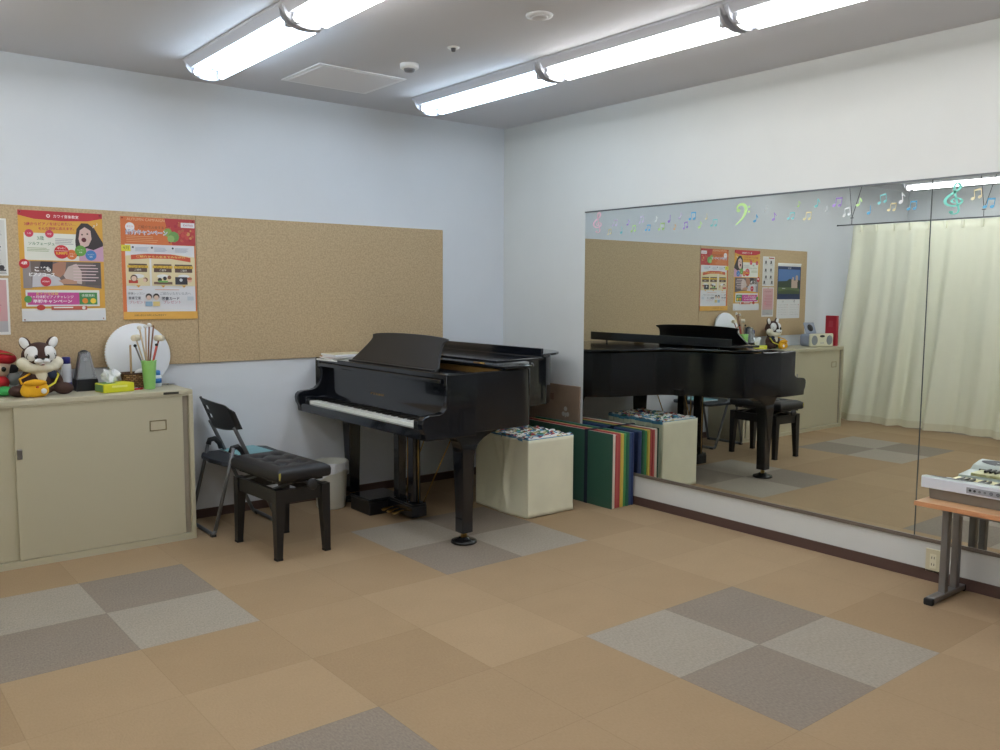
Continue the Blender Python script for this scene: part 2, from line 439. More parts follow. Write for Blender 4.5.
# ------------------------------------------------------------------ posters
class Flat:
    """printed sheet on the back wall; u to the right, v up, in metres from lower left corner; every layer a hair above the last"""
    def __init__(s, x0, z0, W, Hh, y, shear=0, normal=-1):
        s.x0, s.z0, s.W, s.H, s.y, s.sh = x0, z0, W, Hh, y, shear
        s.b = B(); s.k = 0; s.cols = []
        s.b.box(x0, x0+W, y, y+.0012, z0, z0+Hh); s.cols.append(M_paper)
    def mi(s, rgb):
        rgb = tuple(round(c*.88+132*.12) for c in rgb)
        nm = 'ink_%d_%d_%d' % rgb; m = mat(nm, rgb, .6)
        if m not in s.cols: s.cols.append(m)
        s.b.mi = s.cols.index(m)
    def P(s, u, v): return (s.x0+u*s.W, s.y-.00006*s.k, s.z0+v*s.H)
    def rect(s, u0, u1, v0, v1, rgb):
        s.k += 1; s.mi(rgb); s.b.poly([s.P(u0, v0), s.P(u1, v0), s.P(u1, v1), s.P(u0, v1)])
    def poly(s, pts, rgb):
        s.k += 1; s.mi(rgb); s.b.poly([s.P(*p) for p in pts])
    def disc(s, u, v, r, rgb, ry=None, n=24):
        ry = ry or r; s.k += 1; s.mi(rgb)
        s.b.poly([s.P(u+r*math.cos(2*PI*i/n), v+ry*s.W/s.H*math.sin(2*PI*i/n)) for i in range(n)])
    def text(s, body, u, v, w_, rgb, h=None, bold=0.0, rot=0):
        vs_, fs, asp = text_geo(body, bold); s.k += 1; s.mi(rgb)
        ww = w_*s.W; hh = (h*s.H) if h else ww/asp; c_, s_ = math.cos(rot), math.sin(rot)
        bv = []
        for x, z in vs_:
            X_, Z_ = x*ww, z*hh
            bv.append(s.b.bm.verts.new((s.x0+u*s.W+X_*c_-Z_*s_, s.y-.00006*s.k, s.z0+v*s.H+X_*s_+Z_*c_)))
        for f in fs:
            try: ff = s.b.bm.faces.new([bv[i] for i in f]); ff.material_index = s.b.mi
            except ValueError: pass
    def lines(s, u0, u1, v0, v1, n, rgb):
        for i in range(n):
            v = v0+(v1-v0)*(i+.5)/n; h = abs(v1-v0)/n*.32; e = u1-(u1-u0)*random.uniform(0, .25)
            s.rect(u0, e, v-h/2, v+h/2, rgb)
    def build(s, name, parent=None): return s.b.build(name, s.cols, parent)
def pins(t, pts, rgb=(150, 50, 60)):
    for x, z in pts:
        B().lathe([(0, 0), (.005, 0), (.005, -.003), (.0025, -.006), (0, -.0065)], (0, 0, 0), 10, mtx=Matrix.Translation((x, -.0145, z)) @ Matrix.Rotation(-PI/2, 4, 'X')).build('pushpin', mat('pin_%d' % rgb[0], rgb, .4), t)

# poster A : music school courses
t = thing('poster', 'orange and red poster with a singing girl, above the brown stuffed animal', 'poster', (-3.187, -.013, 1.255), group='posters on the cork board')
f = Flat(-3.402, 1.256, .430, .606, -.0142)
O = (228, 168, 62)
f.rect(0, 1, .115, 1, O)
f.poly([(0, 1), (1, 1), (1, .955), (.82, .925), (.5, .915), (.18, .925), (0, .955)], (196, 44, 56))
f.text('カワイ音楽教室', .56, .957, .30, (250, 235, 235), bold=.01); f.disc(.35, .957, .022, (250, 235, 235)); f.disc(.35, .957, .012, (196, 44, 56))
f.text('3歳からピアノをはじめたい…', .37, .885, .60, (190, 50, 70), bold=.02, rot=.035); f.text('そんな期待に応えます。', .44, .845, .42, (190, 50, 70), bold=.02, rot=.035)
f.rect(.06, .70, .555, .80, (236, 238, 226))
# girl
f.poly([(.665, .60), (.66, .74), (.68, .85), (.74, .905), (.82, .905), (.90, .86), (.96, .78), (1, .73), (1, .60)], (52, 44, 48))
f.poly([(.70, .76), (.72, .84), (.78, .87), (.85, .84), (.86, .76), (.82, .70), (.76, .68), (.72, .70)], (222, 186, 178))
f.disc(.765, .752, .03, (96, 30, 36)); f.disc(.745, .80, .011, (60, 40, 40)); f.disc(.81, .808, .011, (60, 40, 40))
f.poly([(.72, .66), (.80, .675), (.88, .66), (1, .70), (1, .555), (.70, .555)], (208, 160, 190))
f.disc(.61, .612, .065, (226, 118, 56)); f.disc(.72, .65, .07, (104, 166, 66)); f.disc(.845, .610, .068, (66, 130, 200))
for (u, v) in ((.61, .612), (.72, .65), (.845, .61)):
    f.text('レッスン', u, v+.008, .075, (245, 245, 240)); f.text('体験', u, v-.014, .04, (245, 245, 240))
f.text('♪', .93, .90, .02, (250, 240, 220)); f.text('♫', .89, .88, .03, (250, 240, 220))
f.disc(.12, .795, .05, (212, 60, 90)); f.disc(.355, .795, .05, (212, 60, 90)); f.text('入会', .12, .795, .05, (250, 230, 235)); f.text('体験', .355, .795, .05, (250, 230, 235))
f.text('3歳', .25, .755, .08, (60, 130, 80)); f.text('ソルフェージュ', .26, .705, .30, (60, 130, 80), bold=.015)
f.lines(.09, .36, .63, .67, 3, (150, 170, 110)); f.lines(.42, .64, .70, .76, 4, (150, 150, 160)); f.disc(.49, .635, .088, (206, 40, 50))
f.text('ぜいたく', .49, .668, .10, (255, 240, 240), bold=.02); f.rect(.41, .57, .643, .646, (250, 240, 240)); f.text('3,300円', .49, .622, .135, (246, 204, 60), bold=.03)
# photo band
f.poly([(.03, .30), (.03, .545), (.96, .545), (.96, .30), (.7, .325), (.5, .33), (.25, .315)], (110, 96, 92))
f.poly([(.03, .30), (.03, .545), (.12, .545), (.13, .30)], (150, 140, 140))
f.poly([(.13, .31), (.14, .42), (.22, .44), (.34, .43), (.45, .40), (.50, .33), (.30, .318)], (206, 204, 210))
f.poly([(.37, .43), (.38, .52), (.46, .545), (.54, .54), (.52, .44), (.46, .40)], (176, 124, 100))
f.poly([(.22, .47), (.24, .545), (.38, .545), (.37, .46)], (48, 44, 52))
f.poly([(.55, .36), (.5, .42), (.56, .50), (.66, .53), (.72, .46), (.72, .34)], (206, 186, 180))
f.poly([(.44, .37), (.52, .39), (.66, .37), (.66, .34), (.5, .34)], (192, 144, 120))
f.poly([(.76, .33), (.78, .46), (.88, .54), (.96, .545), (.96, .33)], (92, 84, 86))
f.disc(.05, .52, .06, (206, 40, 50)); f.text('4歳', .05, .527, .07, (255, 240, 240), bold=.03)
f.text('こども', .26, .475, .19, (250, 250, 250), bold=.04); f.text('ピアノコース', .25, .425, .30, (250, 250, 250), bold=.04)
f.disc(.29, .362, .062, (206, 50, 66)); f.text('体験無料', .29, .362, .09, (255, 240, 240))
f.lines(.62, .93, .36, .53, 6, (226, 200, 204)); f.lines(.07, .55, .268, .285, 1, (110, 100, 100))
f.rect(.05, .93, .135, .285, (232, 234, 232)); f.rect(.07, .68, .15, .262, (208, 78, 156)); f.rect(.68, .90, .15, .262, (70, 140, 76))
f.text('1ヶ月体験ピアノチャレンジ', .36, .222, .50, (255, 250, 255), bold=.01); f.text('早期キャンペーン', .36, .182, .46, (255, 250, 255), h=.032, bold=.03)
f.text('おトクな体験', .30, .252, .26, (246, 214, 70)); f.disc(.075, .20, .045, (90, 160, 80)); f.disc(.75, .185, .035, (236, 140, 50)); f.disc(.85, .185, .035, (244, 206, 60)); f.text('体験無料', .79, .235, .16, (240, 250, 235))
f.disc(.22, .095+.03, .05, (200, 60, 50), ry=.035); f.rect(.34, .77, .082+.02, .118+.02, (206, 96, 74)); f.rect(.37, .6, .118, .13, (246, 240, 236)); f.disc(.73, .12, .022, (246, 240, 236))
f.rect(0, 1, 0, .095, (234, 236, 240))
f.build('printed_sheet', t)
pins(t, [(-3.39, 1.265), (-2.985, 1.268), (-3.39, 1.852), (-2.985, 1.852)])

# poster B : introduction campaign
t = thing('poster', 'orange and white campaign poster with red leaves and small cartoon panels', 'poster', (-2.655, -.013, 1.258), group='posters on the cork board')
f = Flat(-2.874, 1.258, .434, .600, -.0142)
f.rect(0, 1, 0, 1, (222, 116, 62)); f.rect(.05, 1-.02, .05, .735, (232, 232, 236))
f.poly([(.58, 1), (1, 1), (1, .74), (.68, .74), (.62, .86)], (190, 58, 62))
for i in range(34):
    u, v = random.uniform(.62, .98), random.uniform(.75, .97)
    f.disc(u, v, random.uniform(.012, .03), random.choice([(206, 76, 70), (176, 44, 58), (214, 150, 90), (196, 96, 70)]), n=7)
f.disc(.62, .86, .06, (142, 178, 84), n=9); f.disc(.70, .82, .075, (112, 160, 84), n=9); f.disc(.66, .80, .05, (150, 190, 110), n=8)
f.disc(.12, .90, .06, (240, 238, 240)); f.text('友だち', .12, .905, .08, (226, 110, 60))
f.text('紹介キャンペーン', .34, .853, .56, (244, 240, 246), h=.058, bold=.07); f.text('紹介キャンペーン', .34, .853, .56, (120, 130, 160), h=.05, bold=.0)
f.text('ご紹介で入会すると', .42, .905, .38, (110, 70, 50)); f.lines(.07, .5, .75, .82, 4, (236, 170, 120)); f.text('AUTUMN CAMPAIGN', .33, .975, .5, (244, 200, 160))
f.rect(.80, .99, .915, .965, (240, 238, 238)); f.text('KAWAI', .90, .94, .13, (190, 60, 80))
f.rect(.0, .12, .665, .725, (230, 220, 60)); f.text('9月', .06, .695, .07, (90, 90, 50))
for u in (.17, .42, .70): f.disc(u-.02, .705, .014, (70, 74, 84)); f.lines(u+.01, u+.2, .665, .71, 4, (160, 168, 190))
f.poly([(.05, .62), (.3, .645), (.7, .645), (.98, .62), (.98, .33), (.05, .33)], (236, 220, 174))
f.rect(.36, .385, .33, .63, (232, 232, 236))
f.poly([(.12, .585), (.12, .63), (.35, .645), (.65, .645), (.92, .615), (.92, .57), (.65, .60), (.35, .60)], (214, 84, 56)); f.text('ご紹介から入会までのながれ', .52, .617, .66, (250, 226, 120), h=.022, bold=.01)
for i, u in enumerate((.205, .535, .82)):
    f.rect(u-.12, u+.12, .465, .545, (96, 72, 62)); f.rect(u-.135, u+.135, .505, .53, (226, 182, 60)); f.text('プレゼント', u, .518, .2, (110, 80, 40)); f.text('ご優待', u, .486, .09, (240, 234, 220))
    f.disc(u, .425, .08, (240, 240, 240), ry=.028); f.poly([(u-.03, .335), (u+.03, .335), (u, .312)], (230, 168, 66))
f.rect(.08, .2, .355, .385, (200, 60, 46)); f.disc(.15, .405, .045, (90, 60, 50)); f.disc(.15, .40, .034, (238, 204, 180)); f.disc(.30, .39, .03, (130, 80, 60)); f.disc(.29, .385, .024, (238, 204, 180))
f.rect(.41, .66, .345, .37, (120, 92, 80)); f.disc(.49, .39, .028, (60, 50, 50)); f.disc(.56, .405, .026, (50, 50, 56)); f.disc(.62, .415, .026, (130, 90, 70)); f.rect(.47, .60, .365, .382, (120, 180, 90))
f.rect(.70, .87, .345, .42, (56, 54, 60)); f.disc(.78, .39, .022, (220, 220, 224)); f.disc(.90, .39, .034, (238, 190, 160)); f.disc(.90, .405, .034, (190, 110, 80), ry=.02)
f.lines(.08, .3, .285, .30, 1, (224, 150, 80)); f.lines(.42, .8, .285, .30, 1, (224, 140, 80))
f.text('体験レッスン', .17, .255, .22, (90, 90, 100)); f.text('音楽教室', .15, .21, .16, (70, 70, 80), bold=.02); f.text('プレゼント', .19, .17, .22, (200, 110, 130))
f.text('ご紹介いただいた方へ', .70, .255, .42, (110, 116, 130)); f.text('図書カード', .63, .205, .24, (70, 70, 80), bold=.02); f.text('プレゼント', .65, .17, .24, (200, 110, 130))
for u, c in ((.335, (150, 186, 214)), (.435, (228, 202, 130))): f.disc(u, .225, .042, (56, 44, 44)); f.disc(u, .213, .032, (238, 208, 190)); f.rect(u-.045, u+.045, .13, .175, c)
f.rect(.86, .95, .185, .225, (206, 214, 224)); f.rect(0, 1, 0, .075, (234, 174, 74)); f.text('お問い合わせ お申し込みは教室まで', .35, .04, .42, (90, 60, 40))
f.build('printed_sheet', t)
pins(t, [(-2.862, 1.849), (-2.452, 1.849)], (170, 60, 40)); pins(t, [(-2.655, 1.269)], (70, 70, 74))

# sheets further left
t = thing('notice_sheet', 'white notice with small dark figures, directly above the pink sheet', 'notice', (-3.56, -.013, 1.50), group='small notices on the cork board')
f = Flat(-3.665, 1.505, .207, .305, -.0142)
f.rect(.04, .96, .03, .97, (222, 222, 220)); f.rect(.06, .5, .93, .97, (180, 60, 60))
for (u, v) in ((.3, .82), (.75, .82), (.3, .56), (.75, .55), (.3, .32), (.72, .32), (.2, .14), (.85, .14)):
    f.disc(u, v, .07, (60, 56, 60), n=7); f.rect(u-.08, u+.1, v-.06, v-.035, (70, 66, 70)); f.lines(u-.15, u+.15, v-.12, v-.07, 2, (150, 150, 150))
f.build('printed_sheet', t); pins(t, [(-3.562, 1.80)], (190, 190, 60))
t = thing('notice_sheet', 'pink sheet with grey foot, directly below the white notice', 'notice', (-3.56, -.013, 1.18), group='small notices on the cork board')
f = Flat(-3.668, 1.186, .207, .305, -.0142)
f.rect(.05, .95, .24, .97, (218, 168, 172)); f.rect(.05, .95, .05, .24, (190, 190, 194)); f.text('発表会のお知らせ', .5, .86, .6, (150, 80, 96))
f.lines(.14, .85, .34, .76, 8, (200, 128, 140)); f.disc(.72, .45, .09, (226, 150, 160)); f.text('カワイ', .5, .1, .25, (120, 120, 126))
f.build('printed_sheet', t); pins(t, [(-3.56, 1.484)], (190, 190, 190))
t = thing('wall_calendar', 'calendar with a blue landscape photo above white month pages, leftmost on the cork', 'calendar', (-3.944, -.013, 1.163))
f = Flat(-4.159, 1.163, .430, .580, -.0142)
f.rect(0, 1, .35, .955, (36, 52, 96)); f.rect(.03, .97, .62, .90, (84, 126, 190)); f.text('2016', .5, .925, .14, (220, 220, 230))
f.poly([(.03, .62), (.03, .70), (.15, .72), (.3, .71), (.48, .73), (.6, .69), (.97, .68), (.97, .55), (.03, .55)], (54, 70, 56))
f.rect(.03, .97, .47, .57, (92, 110, 70)); f.poly([(.03, .45), (.97, .45), (.97, .5), (.5, .53), (.03, .5)], (70, 88, 60))
f.poly([(.40, .56), (.40, .72), (.36, .72), (.36, .76), (.30, .76), (.30, .70), (.22, .70), (.22, .78), (.17, .80), (.12, .78), (.12, .56)], (206, 176, 160)); f.poly([(.03, .55), (.03, .68), (.08, .71), (.14, .66), (.13, .55)], (40, 54, 42))
f.rect(.66, .80, .545, .556, (200, 206, 210)); f.rect(0, 1, 0, .35, (234, 234, 236)); f.rect(0, 1, .955, 1, (230, 230, 230))
for q in (0, 1):
    f.text('%d' % (9+q), .25+.5*q, .31, .05, (90, 90, 100))
    for r_ in range(5):
        for c_ in range(7): f.text(str(r_*7+c_+1 if r_*7+c_ < 30 else '30'), .06+.5*q+c_*.06, .25-.045*r_, .025, (100, 104, 116) if c_ else (200, 80, 80), h=.016)
f.build('calendar_pages', t)
B().box(-4.16, -3.728, -.019, -.0146, 1.737, 1.75, .001, 1).build('binding_strip', M_white, t)
# ------------------------------------------------------------------ grand piano
GP = thing('grand_piano', 'glossy black baby grand piano in the corner with its front lid folded back', 'piano', (-1.0, -.83, 0))
YN, YFAR = -1.570, -.045            # treble (near) and bass (wall) sides
out = [(-1.665, YN), (-1.13, YN)] + spline([(-1.13, YN), (-1.065, -1.552), (-1.015, -1.505), (-.975, -1.43), (-.935, -1.33), (-.885, -1.21), (-.80, -1.08), (-.69, -.99), (-.55, -.945), (-.41, -.915), (-.30, -.875), (-.215, -.80), (-.165, -.68), (-.15, -.50), (-.165, -.33), (-.22, -.17), (-.33, -.08), (-.47, YFAR)], 3)[1:] + [(-1.665, YFAR)]
def inset(poly, d):
    n = len(poly); res = []
    for i in range(n):
        a = Vector(poly[i-1]); b = Vector(poly[i]); c = Vector(poly[(i+1) % n])
        e1 = (b-a).normalized(); e2 = (c-b).normalized()
        n1 = Vector((-e1.y, e1.x)); n2 = Vector((-e2.y, e2.x)); m = (n1+n2)
        if m.length < 1e-6: m = n1
        m.normalize(); k = d/max(.4, m.dot(n1)); res.append(tuple(b+m*k))
    return res
# orientation: make sure inset goes inwards (outline is counter-clockwise seen from above)
area = sum(out[i-1][0]*out[i][1]-out[i][0]*out[i-1][1] for i in range(len(out)))
sgn = 1 if area > 0 else -1
inn = inset(out, sgn*.035)
rim = B(); bm = rim.bm; n = len(out)
ZT, ZB = .987, .655
def ring(pts, z): return [bm.verts.new((p[0], p[1], z)) for p in pts]
o0, o1, i0, i1 = ring(out, ZB), ring(out, ZT), ring(inn, ZB), ring(inn, ZT)
for i in range(n-1):            # last segment (front) stays open
    for a, b in ((o0, o1), (o1, i1), (i1, i0), (i0, o0)): bm.faces.new((a[i], a[i+1], b[i+1], b[i]))
for k in (0, n-1): bm.faces.new((o0[k], o1[k], i1[k], i0[k]))
bmesh.ops.recalc_face_normals(bm, faces=bm.faces)
rim_o = rim.build('rim', M_black, GP, autosmooth=True)
md = rim_o.modifiers.new('bev', 'BEVEL'); md.width = .004; md.segments = 2; md.limit_method = 'ANGLE'; md.angle_limit = R_(50)
# underside and beams
B().prism(inset(out, sgn*.034), 'z', .70, .715).build('soundboard', mat('soundboard_dark', (70, 48, 30), .5), GP)
bm_ = B(); bm_.box(-1.30, -1.22, -1.50, -.16, .655, .699); bm_.box(-1.2, -.30, -.52, -.45, .655, .699); bm_.box(-1.2, -.80, -1.15, -1.09, .655, .699)
bm_.build('under_beams', M_blackm, GP)
# cheeks: arm profile swept across the arm width
prof = [(-1.655, .987), (-1.655, .925), (-1.640, .905), (-1.640, .865), (-1.648, .832), (-1.662, .802), (-1.684, .783), (-1.712, .775), (-1.775, .772), (-1.800, .766), (-1.817, .750), (-1.820, .728), (-1.815, .700), (-1.800, .672), (-1.795, .636), (-1.46, .636), (-1.46, .987)]
for y0, y1 in ((YN-.001, YN+.047), (YFAR-.047, YFAR+.001)):
    a = B().prism(prof, 'y', y0, y1).build('arm', M_black, GP)
    md = a.modifiers.new('bev', 'BEVEL'); md.width = .005; md.segments = 2; md.limit_method = 'ANGLE'; md.angle_limit = R_(40)
KY0, KY1 = -1.425, -.150
B().box(-1.79, -1.30, YN+.047, YFAR-.047, .636, .676).build('keybed', M_black, GP)
B().box(-1.796, -1.768, YN+.047, YFAR-.047, .640, .692, .004).build('key_slip', M_black, GP)
for y0, y1 in ((YN+.049, KY0-.004), (KY1+.004, YFAR-.049)):
    B().box(-1.785, -1.61, y0, y1, .676, .738, .008, 3).build('key_block', M_black, GP)
# keys
kw = (KY1-KY0)/52
wk = bk = None
names = []
for i in range(52):
    y = KY1-(i+1)*kw
    if wk is None:
        wk = B().box(-1.762, -1.612, y+.0006, y+kw-.0006, .690, .7105, .0012, 1).build('white_key', M_ivory, GP); y_first = y
    else:
        c = wk.copy(); C.objects.link(c); c.location = (0, y-y_first, 0)
# black keys: pattern for A0..C8, bass end at +y
pat = 'A#B CdDeE FgGaA'
seq = []                        # for each white key, has a black key to its right?
whites = ['A', 'B']+['C', 'D', 'E', 'F', 'G', 'A', 'B']*7+['C']
for i, nme in enumerate(whites[:-1]):
    if nme in 'ACDFG':
        y = KY1-(i+1)*kw
        if bk is None:
            bk = B().prism([(-1.708, .7105), (-1.703, .7225), (-1.612, .7225), (-1.612, .7105)], 'y', y-.0055, y+.0055).build('black_key', M_ebony, GP); yb = y
        else:
            c = bk.copy(); C.objects.link(c); c.location = (0, y-yb, 0)
# fallboard, curved
fbp = [(-1.622, .705), (-1.618, .740), (-1.606, .775), (-1.596, .820), (-1.592, .880), (-1.596, .932), (-1.578, .932), (-1.574, .705)]
fb = B().prism(fbp, 'y', YN+.049, YFAR-.049).build('fallboard', M_black, GP, autosmooth=True)
B().box(-1.622, -1.612, KY0, KY1, .7115, .716).build('felt_strip', mat('felt_red', (70, 16, 22), .9), GP)
# logo
def relief_text(body, org, ux, uz, width, m, name, par, th=.0006, bold=0.02):
    vs_, fs, asp = text_geo(body, bold); b = B(); ux = Vector(ux); uz = Vector(uz); org = Vector(org)
    bv = [b.bm.verts.new(org+ux*(x*width)+uz*(y*width/asp)) for x, y in vs_]
    for f_ in fs:
        try: b.bm.faces.new([bv[i] for i in f_])
        except ValueError: pass
    return b.build(name, m, par)
relief_text('K.KAWAI', (-1.6022, -.745, .792), (0, -1, 0), (.17, 0, .985), .155, M_gold, 'logo', fb)
# front rail and music shelf
B().box(-1.668, -1.598, YN+.049, YFAR-.049, .932, .956, .004).build('front_rail', M_black, GP)
B().box(-1.640, -1.36, YN+.052, YFAR-.052, .957, .972, .003).build('music_shelf', M_black, GP)
B().box(-1.652, -1.640, YN+.049, YFAR-.049, .9565, .985, .003).build('shelf_lip', M_black, GP)
# music desk: leaning panel with concave shoulders
def desk_pts():
    half = [(.490, 0), (.486, .022), (.462, .05), (.434, .09), (.406, .14), (.402, .168), (.424, .188)]
    top = [(.424*math.cos(PI*k/14), .188+.022*math.sin(PI*k/14)) for k in range(0, 15)]
    s_ = spline(half, 3)
    return [(p[0], p[1]) for p in s_] + top[1:-1] + [(-p[0], p[1]) for p in reversed(s_)]
dk = B(); pts = desk_pts(); DC = -.800
def dp(p, t):
    # lean back .085 over .19 height
    lean = .68; return (-1.540+p[1]*lean+t, DC-p[0], .974+p[1]*.925)
f0 = [dk.bm.verts.new(dp(p, 0)) for p in pts]; f1 = [dk.bm.verts.new(dp(p, .016)) for p in pts]
dk.bm.faces.new(f0); dk.bm.faces.new(f1[::-1])
for i in range(len(pts)): dk.bm.faces.new((f0[i], f0[(i+1) % len(pts)], f1[(i+1) % len(pts)], f1[i]))
bmesh.ops.recalc_face_normals(dk.bm, faces=dk.bm.faces)
dko = dk.build('music_desk', mat('desk_satin', (34, 34, 37), .42), GP)
dlb = B().box(-1.565, -1.527, DC-.48, DC+.48, .9725, .985, .003).build('desk_ledge', M_blackm, dko)
for yy in (DC-.33, DC+.33): B().box(-1.518, -1.505, yy-.012, yy+.012, .973, .99).build('desk_hinge', M_gold, dko)
# iron plate, strings area and pins
B().prism([(max(p[0], -1.40), p[1]) for p in inset(out, sgn*.037)], 'z', .86, .872).build('iron_plate', M_plate, GP)
B().box(-1.42, -1.355, YN+.06, YFAR-.06, .872, .925).build('pin_block', M_plate, GP)
st = B()
for k in range(58):
    y = -1.48+k*.0235; xe_ = -.75-.35*(k/58) if y > -1.05 else min(-.80, -.86+(y+1.10)*.42)-.10
    st.tube([(-1.38, y, .93), (xe_, y, .90)], .0011, 4, cap=False)
st.build('strings', mat('string_steel', (150, 140, 110), .35, metal=.9), GP)
bz = B().box(-1.272, -1.258, YN+.04, YFAR-.04, .873, .990).build('action_stretcher', M_plate, GP)
# main lid (closed over the rear) and folded front flap
lo = inset(out, -sgn*.022); lo = [(p[0]+.030*max(0, (p[0]+.6)/.4)*1.0 if p[0] > -.6 else p[0], p[1]-.022*max(0, min(1, (p[0]+.7)/.4)) if p[1] < -.5 else p[1]) for p in lo]
lidp = [(-1.275, YN-.022)]+[p for p in lo if p[0] > -1.27]+[(-1.275, YFAR+.018)]
lidp = [(p[0], min(p[1], YFAR+.018)) for p in lidp]
ld = B().prism(lidp, 'z', .997, 1.014).build('lid', M_black, GP)
md = ld.modifiers.new('bev', 'BEVEL'); md.width = .005; md.segments = 3; md.limit_method = 'ANGLE'; md.angle_limit = R_(50)
bu = B()
for p in ((-.9, -1.30), (-.30, -.75), (-1.25, -1.545), (-.6, -.12), (-1.1, -.12)): bu.box(p[0]-.006, p[0]+.006, p[1]-.006, p[1]+.006, .987, .997)
for k, p in enumerate(((-1.25, -1.55), (-.30, -.78), (-.245, -.5), (-.6, -.115), (-1.1, -.115))):
    pass
bu.bm.free()
for p in ((-1.25, -1.553), (-.282, -.79), (-.6, -.112), (-1.1, -.112)):
    B().box(p[0]-.006, p[0]+.006, p[1]-.006, p[1]+.006, .986, .9975).build('bumper', M_rubber, ld)
fl = B().prism([(-1.272, 1.024), (-1.272, 1.040), (-.930, 1.046), (-.930, 1.098), (-.913, 1.098), (-.913, 1.032)], 'y', YN+.06, YFAR-.03).build('front_flap', M_black, ld)
md = fl.modifiers.new('bev', 'BEVEL'); md.width = .003; md.segments = 2
for yy in (-1.35, -.83, -.3): B().tube([(-1.274, yy-.05, 1.018), (-1.274, yy+.05, 1.018)], .0055, 8).build('hinge', M_gold, ld)
for yy in (-1.40, -.26): B().box(-.926, -.918, yy-.006, yy+.006, 1.0145, 1.033).build('flap_bumper', M_rubber, fl)
# legs with casters
def pleg(cx, cy):
    g = B()
    arc = lambda x0, s1, r, h: [(cx+s1*(x0+r*(1-math.cos(a_))), .645-h*(1-math.sin(a_))) for a_ in [PI/2*q/8 for q in range(9)]]
    # bracket with quarter-round shoulders, then tapered square column and a foot block
    right = arc(.046, 1, .240, .130); left = arc(.046, -1, .120, .115)
    pr_ = [(cx-.166, .655)]+left[::-1]+[(cx-.036, .150), (cx-.037, .142), (cx-.037, .062), (cx+.037, .062), (cx+.037, .142), (cx+.036, .150)]+right+[(cx+.286, .655)]
    g.prism(pr_, 'y', cy-.046, cy+.046)
    for v in g.bm.verts:
        if v.co.z < .54: v.co.y = cy+(v.co.y-cy)*(.80 if v.co.z < .2 else .9)
    lg = g.build('leg', M_black, GP)
    md = lg.modifiers.new('bev', 'BEVEL'); md.width = .005; md.segments = 2; md.limit_method = 'ANGLE'; md.angle_limit = R_(40)
    B().tube([(cx, cy, .063), (cx, cy, .034)], .016, 12).box(cx-.02, cx+.02, cy-.008, cy+.008, .028, .052, .004).build('caster', M_gold, lg)
    B().lathe([(0, .008), (.060, .004), (.070, 0), (.076, .004), (.072, .016), (.055, .022), (.034, .028), (.030, .034), (0, .034)], (cx, cy, 0), 28).build('caster_cup', mat('cup_black', (18, 18, 20), .25), lg)
pleg(-1.455, -1.450); pleg(-1.455, -.160); pleg(-.45, -.38)
# pedal lyre
LY = -.765
B().box(-1.44, -1.36, LY-.14, LY+.14, .585, .64, .006).build('lyre_top', M_black, GP)
for yy in (LY-.088, LY+.080):
    B().box(-1.43, -1.375, yy-.033, yy+.033, .115, .59, .006).build('lyre_post', M_black, GP)
lb = B().box(-1.455, -1.345, LY-.145, LY+.145, .026, .100, .006).build('pedal_box', M_black, GP)
B().box(-1.452, -1.348, LY-.142, LY+.142, .100, .113, .004).build('pedal_box_top', M_black, lb)
for k in (-1, 0, 1):
    yy = LY+.02+k*.062
    pts = bez((-1.45, yy, .062), (-1.49, yy, .068), (-1.51, yy, .052), (-1.535, yy, .045), 8)
    g = B().tube(pts, .008, 10, rs=[.007, .007, .008, .010, .012, .0135, .0145, .014, .010])
    for v in g.bm.verts: v.co.z = .05+(v.co.z-.05)*.6
    g.build('pedal', M_gold, lb)
for yy in (LY-.130, LY-.010): B().tube([(-1.40, yy, .115), (-1.40, yy, .60)], .004, 8).build('pedal_rod', M_gold, GP)
B().tube([(-1.36, LY-.12, .10), (-1.10, LY-.18, .655)], .004, 8).build('lyre_brace', M_gold, GP)
B().tube([(-1.36, LY+.10, .10), (-1.10, LY+.12, .655)], .004, 8).build('lyre_brace', M_gold, GP)

# black pedal box / footstool left of the pedals
t = thing('foot_rest', 'low black wooden box on the carpet beside the piano pedals', 'foot rest', (-1.5, -.5, 0))
B().box(-1.585, -1.33, -.612, -.365, .0, .085, .006).build('box_body', M_blackm, t)
B().box(-1.59, -1.325, -.617, -.36, .085, .105, .006).build('box_lid', M_black, t)

# sheets and magazines on the piano's far end
mg = [(-1.535, -.200, 5, (226, 224, 214), 'creased white sheet lying lowest on the piano end', .27, .24), (-1.525, -.180, -7, (158, 112, 112), 'reddish magazine on the piano end, under the pale cover', .26, .20), (-1.525, -.205, 12, (220, 220, 230), 'whitish music book jutting towards the music desk', .24, .18), (-1.51, -.180, 2, (212, 202, 168), 'pale yellow music booklet topmost on the piano end', .26, .19)]
zz = .9722
for k, (x, y, a, c, lab, wx, wy) in enumerate(mg):
    th = .0095
    t = thing('music_book', lab, 'sheet music', (x, y, zz), R_(a), group='papers on the far end of the piano')
    zt = zz
    B().box(-wx/2, wx/2, -wy/2, wy/2, 0, th, .001, 1).build('pages', M_paper, t, world=False)
    f = B().box(-wx/2, wx/2, -wy/2, wy/2, th, th+.0006)
    f.build('cover', mat('cover_%d' % k, c, .5, noise=.25, nscale=16), t, world=False)
    zz += th+.0016

